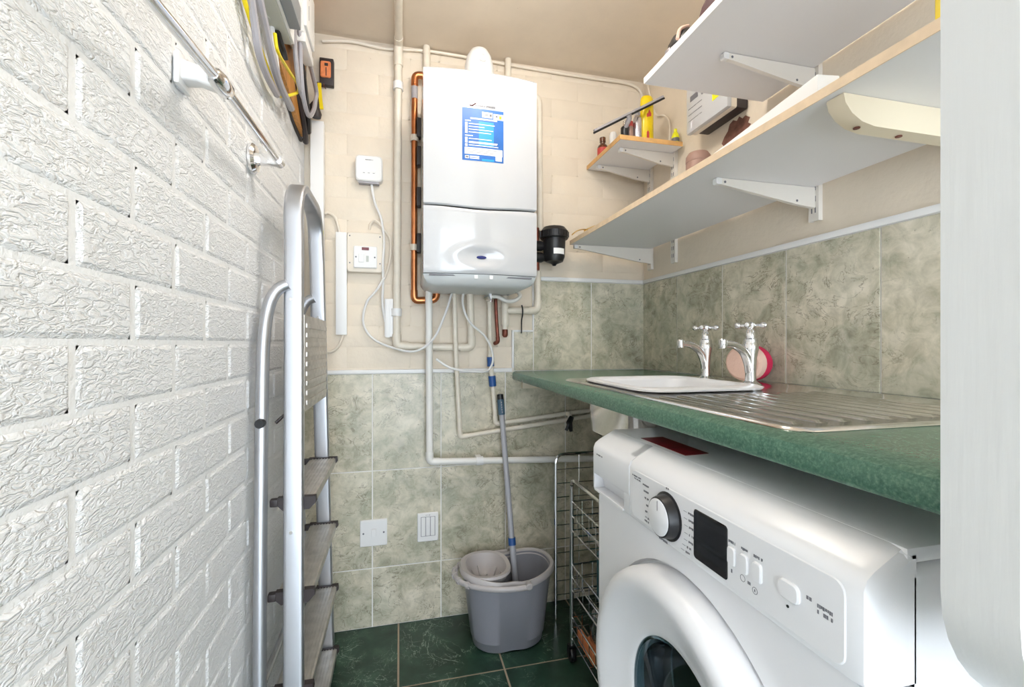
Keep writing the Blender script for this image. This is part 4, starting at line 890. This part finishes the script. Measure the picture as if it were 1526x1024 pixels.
obj('arm', B().loft([[(x, .804+dy*s_, zc+dz*s_) for dy, dz in rrect(-.016, .016, -.016, .016, .006)] for x, zc, s_ in ((XL+.010, 1.468, 1), (XL+.030, 1.466, .8), (rx-.008, 1.458, .75))]), M['plast'], tr)
obj('end_cap', B().loft([[(rx+u*s_, y, zc+v*s_) for u, v in ov(.013, .015, 18)] for y, s_, zc in ((.770, .62, 1.455), (.778, .9, 1.4565), (.80, 1.05, 1.458), (.826, .95, 1.459), (.834, .6, 1.460))]), M['chrome'], tr)

# ------------------------------------------------------------------ step ladder leaning folded against the brick wall
LD = thing('step_ladder', (-.25, 1.33, 0), 'aluminium step ladder leaning folded against the white brick wall', 'ladder')
def lx(z): return -.250 + (-.228+.250)*(1-min(1, z/1.45)) if False else (-.2265-.024*(z/1.45))   # rail centre X, base stands further out
def ny_(z): return 1.085+.115*(z/1.40)
def fy_(z): return 1.575-.075*(z/1.40)
def rail(pts, wx, wy, b=None):
    P = [Vector(p) for p in pts]; b = b or B(); rings = []
    for i, p in enumerate(P):
        t = (P[min(i+1, len(P)-1)]-P[max(i-1, 0)]).normalized()
        nx_ = Vector((1, 0, 0)); nx_ = (nx_-t*nx_.dot(t)).normalized(); nn = t.cross(nx_)
        rings.append([p+nx_*u*wx+nn*v*wy for u, v in rrect(-.5, .5, -.5, .5, .2, 3)])
    return b.loft(rings)
zt = 1.448
pth = [(lx(z), ny_(z), z) for z in (.012, .5, 1.0, 1.30)]
for k in range(9):
    a = PI*k/16; r_ = .085; pth.append((lx(zt), ny_(1.36)+r_-r_*math.cos(a), 1.36+(zt-1.36)*math.sin(a)))
yt2 = fy_(1.36)
for k in range(9):
    a = PI/2-PI*k/16; pth.append((lx(zt), yt2-.085+.085*math.cos(a), 1.36+(zt-1.36)*math.sin(a)))
pth += [(lx(z), fy_(z), z) for z in (1.30, 1.0, .5, .012)]
obj('front_frame', rail(pth, .042, .022), M['alu'], LD, 40)
bl = [(-.2975, ny_(.9), 1.125), (-.302, ny_(.8)-.003, 1.07), (-.303, ny_(.7)-.006, .95), (-.300, ny_(.4)-.008, .5), (-.292, ny_(0)-.008, .012)]
bl = [(-.256, ny_(.95)+.004, 1.190), (-.274, ny_(.95)+.003, 1.180), (-.288, ny_(.9)+.001, 1.158)] + bl
obj('rear_leg', B().tube(smooth(bl, 4), .0138, 12), M['alu'], LD, 40)
bl2 = [(p[0], fy_(p[2])-.012, p[2]) for p in bl]
obj('rear_leg', B().tube(smooth(bl2, 4), .0138, 12), M['alu'], LD, 40)
obj('rear_brace', B().tube([(-.293, ny_(.3), .30), (-.293, fy_(.3)-.012, .30)], .008, 10), M['alu'], LD)
for z in (.690, .482, .276, .07):
    st = obj('step', B().box(-.272, -.196, ny_(z)+.011, fy_(z)-.011, z-.022, z, .003), M['tread'], LD)
    for k in range(8):
        x = -.264+k*.0085
        obj('grip_rib', B().box(x, x+.004, ny_(z)+.02, fy_(z)-.02, z-.0005, z+.0016), M['tread'], st)
    for yy in (ny_(z)+.011, fy_(z)-.011):
        obj('step_end_cap', B().prism([(-.274, z+.004), (-.192, z+.003), (-.190, z-.010), (-.205, z-.026), (-.262, z-.026), (-.276, z-.012)], FY, yy-.009, yy+.009, .002), M['blk2'], st)
        obj('wing', B().box(-.290, -.272, yy-.012, yy+.006, z-.016, z+.002, .004), M['blk2'], st)
pfm = obj('platform', B().box(-.232, -.222, ny_(1)+.012, fy_(1)-.012, .885, 1.120, .003), M['tread'], LD)
for k in range(9):
    z = .900+k*.0235
    obj('platform_rib', B().box(-.2225, -.2185, ny_(1)+.026, fy_(1)-.026, z, z+.012, .0015), M['tread'], pfm)
for zz, yy in ((1.155, ny_(1.155)-.012), (.62, ny_(.62)-.012)): obj('rivet', B().lathe([(.004, yy-.001), (.004, yy+.002), (.004, yy+.004)], (lx(zz)-.004, 0, zz), 'Y', 10), M['steel'], LD)
obj('rivet', B().lathe([(.004, fy_(1.13)-.015), (.004, fy_(1.13)-.010)], (lx(1.13), 0, 1.13), 'Y', 10), M['steel'], LD)
obj('hinge_knob', B().lathe([(.009, 1.106), (.0105, 1.109), (.0105, 1.124)], (-.3015, 0, .872), 'Y', 14), M['black'], LD)
obj('stay', B().tube([(-.285, ny_(.87)+.02, .862), (-.262, ny_(.87)+.03, .885), (-.25, ny_(.9)+.05, .96)], .004, 8), M['blk2'], LD)
for yy, xx in ((ny_(0), lx(0)), (fy_(0), lx(0)), (ny_(0)-.008, -.292), (fy_(0)-.012, -.292)): obj('foot', B().box(xx-.024, xx+.024, yy-.015, yy+.015, .0005, .028, .005) if xx > -.28 else B().box(xx-.016, xx+.016, yy-.014, yy+.014, .0005, .028, .005), M['rubber'], LD)

# ------------------------------------------------------------------ mop bucket and mop handle
bcx, bcy = .372, 1.585
BK = thing('mop_bucket', (bcx, bcy, 0), 'grey oval mop bucket with wringer insert on the green floor', 'bucket')
def plan(sx, sy, wa=.10, n_=48):
    o = []
    for k in range(n_):
        a = 2*PI*k/n_; c, s_ = math.cos(a), math.sin(a)
        x = math.copysign(abs(c)**.85, c); y = math.copysign(abs(s_)**.85, s_)
        y *= 1-wa*math.exp(-(x/.28)**2); o.append((x*sx, y*sy))
    return o
def brings(lst, wa=.10): return [[(bcx+u, bcy+v, z(u, v) if callable(z) else z) for u, v in plan(sx, sy, wa)] for sx, sy, z in lst]
top = lambda u, v: .254+.010*math.cos(u/.165*PI)*(-1)+(.004 if u < 0 else 0)
tz = lambda d: (lambda u, v: top(u, v)+d)
obj('pail', B().loft(brings([(.118, .088, .003), (.124, .093, .008), (.128, .097, .035), (.131, .100, .037), (.158, .117, tz(-.012)), (.158, .117, tz(0)), (.152, .112, tz(0)), (.126, .095, .03), (.118, .088, .012)])), M['grey'], BK, 50)
obj('rim', B().loft(brings([(.160, .119, tz(-.018)), (.168, .126, tz(-.016)), (.170, .128, tz(-.002)), (.165, .123, tz(.006)), (.156, .115, tz(.004)), (.150, .110, tz(-.010))])+brings([(.160, .119, tz(-.018))]), False, False), M['greyl'], BK, 50)
wcx, wcy = bcx-.076, bcy+.004
def wr_(sx, sy, z): return [(wcx+u, wcy+v, z) for u, v in plan(sx, sy, 0, 36)]
wg = obj('wringer', B().loft([wr_(.036, .042, .186), wr_(.066, .078, .222), wr_(.078, .098, .252), wr_(.086, .105, .262), wr_(.084, .102, .270), wr_(.070, .088, .268), wr_(.058, .070, .232), wr_(.048, .058, .212), wr_(.036, .042, .200), wr_(.02, .025, .199)]), M['greyl'], BK, 50)
for k in range(10):
    a = 2*PI*k/10; c, s_ = math.cos(a), math.sin(a)
    obj('wringer_rib', B().loft([[(wcx+c*r1-s_*w_, wcy+s_*r1*1.2+c*w_, z) for w_, r1, z in ((-.003, r0, z0), (.003, r0, z0), (.003, r0-.004, z0+.004), (-.003, r0-.004, z0+.004))] for r0, z0 in ((.058, .232), (.040, .205))]), M['greyl'], wg)
hh = []
for k in range(25):
    a = math.radians(82+196*k/24); hh.append((bcx+.015+.203*math.cos(a), bcy+.136*math.sin(a), .246-.004*abs(math.sin(a))))
hd = obj('carry_handle', rail([(x, y, z) for x, y, z in hh], .012, .012) if False else B().tube(hh, .0095, 8, flat=.75), M['greyl'], BK, 50)
for k in range(8, 17, 2):
    p = Vector(hh[k]); q2 = Vector(hh[k+1]); dd = (q2-p).normalized()
    obj('grip_band', B().tube([p, p+dd*.012], .0115, 8), M['greyl'], hd)
for s_ in (-1, 1): obj('pivot', B().lathe([(.012, bcy+s_*.128), (.012, bcy+s_*.143), (.008, bcy+s_*.146)], (bcx+.043, 0, .247), 'Y', 16), M['greyl'], BK)

mp_ = thing('mop_pole', (.408, 1.60, .02), 'grey mop pole with blue grip standing in the bucket against the tiles', 'mop')
A0, A1 = Vector((.415, 1.575, .020)), Vector((.3785, 1.730, .853)); dd = A1-A0
obj('lower_tube', B().tube([A0, A0+dd*.37], .0115, 12), M['grey3'], mp_)
obj('upper_tube', B().tube([A0+dd*.36, A0+dd*.93], .0105, 12), M['grey3'], mp_)
obj('blue_collar', B().tube([A0+dd*.345, A0+dd*.375], .0140, 12), M['blue'], mp_)
gp = obj('grip', B().tube([A0+dd*.905, A0+dd*.91, A0+dd*.975], [.011, .0132, .0132], 12), M['blueg'], mp_)
obj('end_cap', B().tube([A0+dd*.975, A0+dd*.998, A0+dd], [.0125, .0125, .009], 12), M['black'], mp_)
for k in range(5): obj('grip_dot', B().box(*(lambda p: (p.x-.0016, p.x+.0016, p.y-.0142, p.y-.0125, p.z-.003, p.z+.003))(A0+dd*(.92+.011*k))), M['wires'], gp)

# ------------------------------------------------------------------ wire trolley and wire rack beside the machine
TR = thing('wire_trolley', (.69, 1.19, 0), 'chrome wire basket trolley between washing machine and back wall', 'trolley')
tx0, tx1, ty0, ty1 = .552, .85, .985, 1.415
for x in (tx0, tx1):
    obj('side_frame', B().tube(fillet([(x, ty1, .05), (x, ty1, .602), (x, ty0, .602), (x, ty0, .05)], .035), .0072, 10), M['steel'], TR)
for zb, hb in ((.432, .095), (.235, .085), (.075, .07)):
    b = B()
    for z in (zb, zb+hb*.5, zb+hb): b.tube([(tx0, ty0, z), (tx1, ty0, z), (tx1, ty1, z), (tx0, ty1, z), (tx0, ty0, z)], .0024, 6)
    for k in range(1, 9):
        y = ty0+(ty1-ty0)*k/9; b.tube([(tx0, y, zb+hb), (tx0, y, zb), (tx1, y, zb), (tx1, y, zb+hb)], .0015, 5)
    for k in range(1, 8):
        x = tx0+(tx1-tx0)*k/8; b.tube([(x, ty0, zb+hb), (x, ty0, zb), (x, ty1, zb), (x, ty1, zb+hb)], .0015, 5)
    obj('wire_basket', b, M['chrome'], TR)
for x in (tx0, tx1):
    for y in (ty0, ty1):
        cw = obj('caster', B().lathe([(.021, x-.009), (.023, x-.006), (.023, x+.006), (.021, x+.009)], (0, y, .0235), 'X', 18), M['black'], TR)
        obj('caster_fork', B().box(x-.012, x-.0095, y-.010, y+.010, .02, .052).box(x+.0095, x+.012, y-.010, y+.010, .02, .052).box(x-.012, x+.012, y-.010, y+.010, .048, .054), M['black'], cw)
RK = thing('wire_rack', (.75, 1.64, 0), 'upright chrome wire rack standing behind the trolley against the tiles', 'rack')
rx0, rx1, ry = .575, .96, 1.640
obj('frame', B().tube(fillet([(rx0, ry, .006), (rx0, ry, .628), (rx1, ry, .628), (rx1, ry, .006)], .035), .006, 10), M['chrome'], RK)
for k in range(11):
    z = .04+k*.053
    obj('rack_wire', B().tube([(rx0, ry, z), (rx1, ry, z)], .0018, 6), M['chrome'], RK)
for k in range(1, 4):
    x = rx0+(rx1-rx0)*k/4; obj('rack_wire', B().tube([(x, ry+.003, .04), (x, ry+.003, .625)], .0018, 6), M['chrome'], RK)
tag(obj('teal_box', B().box(.60, .78, 1.10, 1.33, .2395, .40, .010), M['teal']), 'dark teal plastic box in the middle basket of the trolley', 'box')
jr = thing('glass_jar', (.625, 1.335, .079), 'clear glass jar lying low in the trolley', 'jar')
obj('body', B().lathe([(.036, .079), (.040, .084), (.040, .150), (.032, .165), (.032, .178), (.029, .178), (.029, .163), (.036, .148), (.036, .086)], (.625, 1.335, 0), n=24), M['glass'], jr)
obj('lid', B().lathe([(.034, .1785), (.034, .192), (.031, .194)], (.625, 1.335, 0), n=24), M['silver'], jr)
ot = thing('orange_tool', (.575, 1.33, .078), 'orange handled tool in the bottom basket of the trolley', 'tool')
obj('handle', B().box(.562, .578, 1.27, 1.39, .0785, .118, .005), M['orange'], ot)['label'] = 'orange plastic handle'
obj('handle', B().box(.582, .596, 1.23, 1.36, .0785, .110, .005), M['orange'], ot)
obj('blade', B().box(.578, .583, 1.10, 1.38, .082, .104, .001), M['steel'], ot)
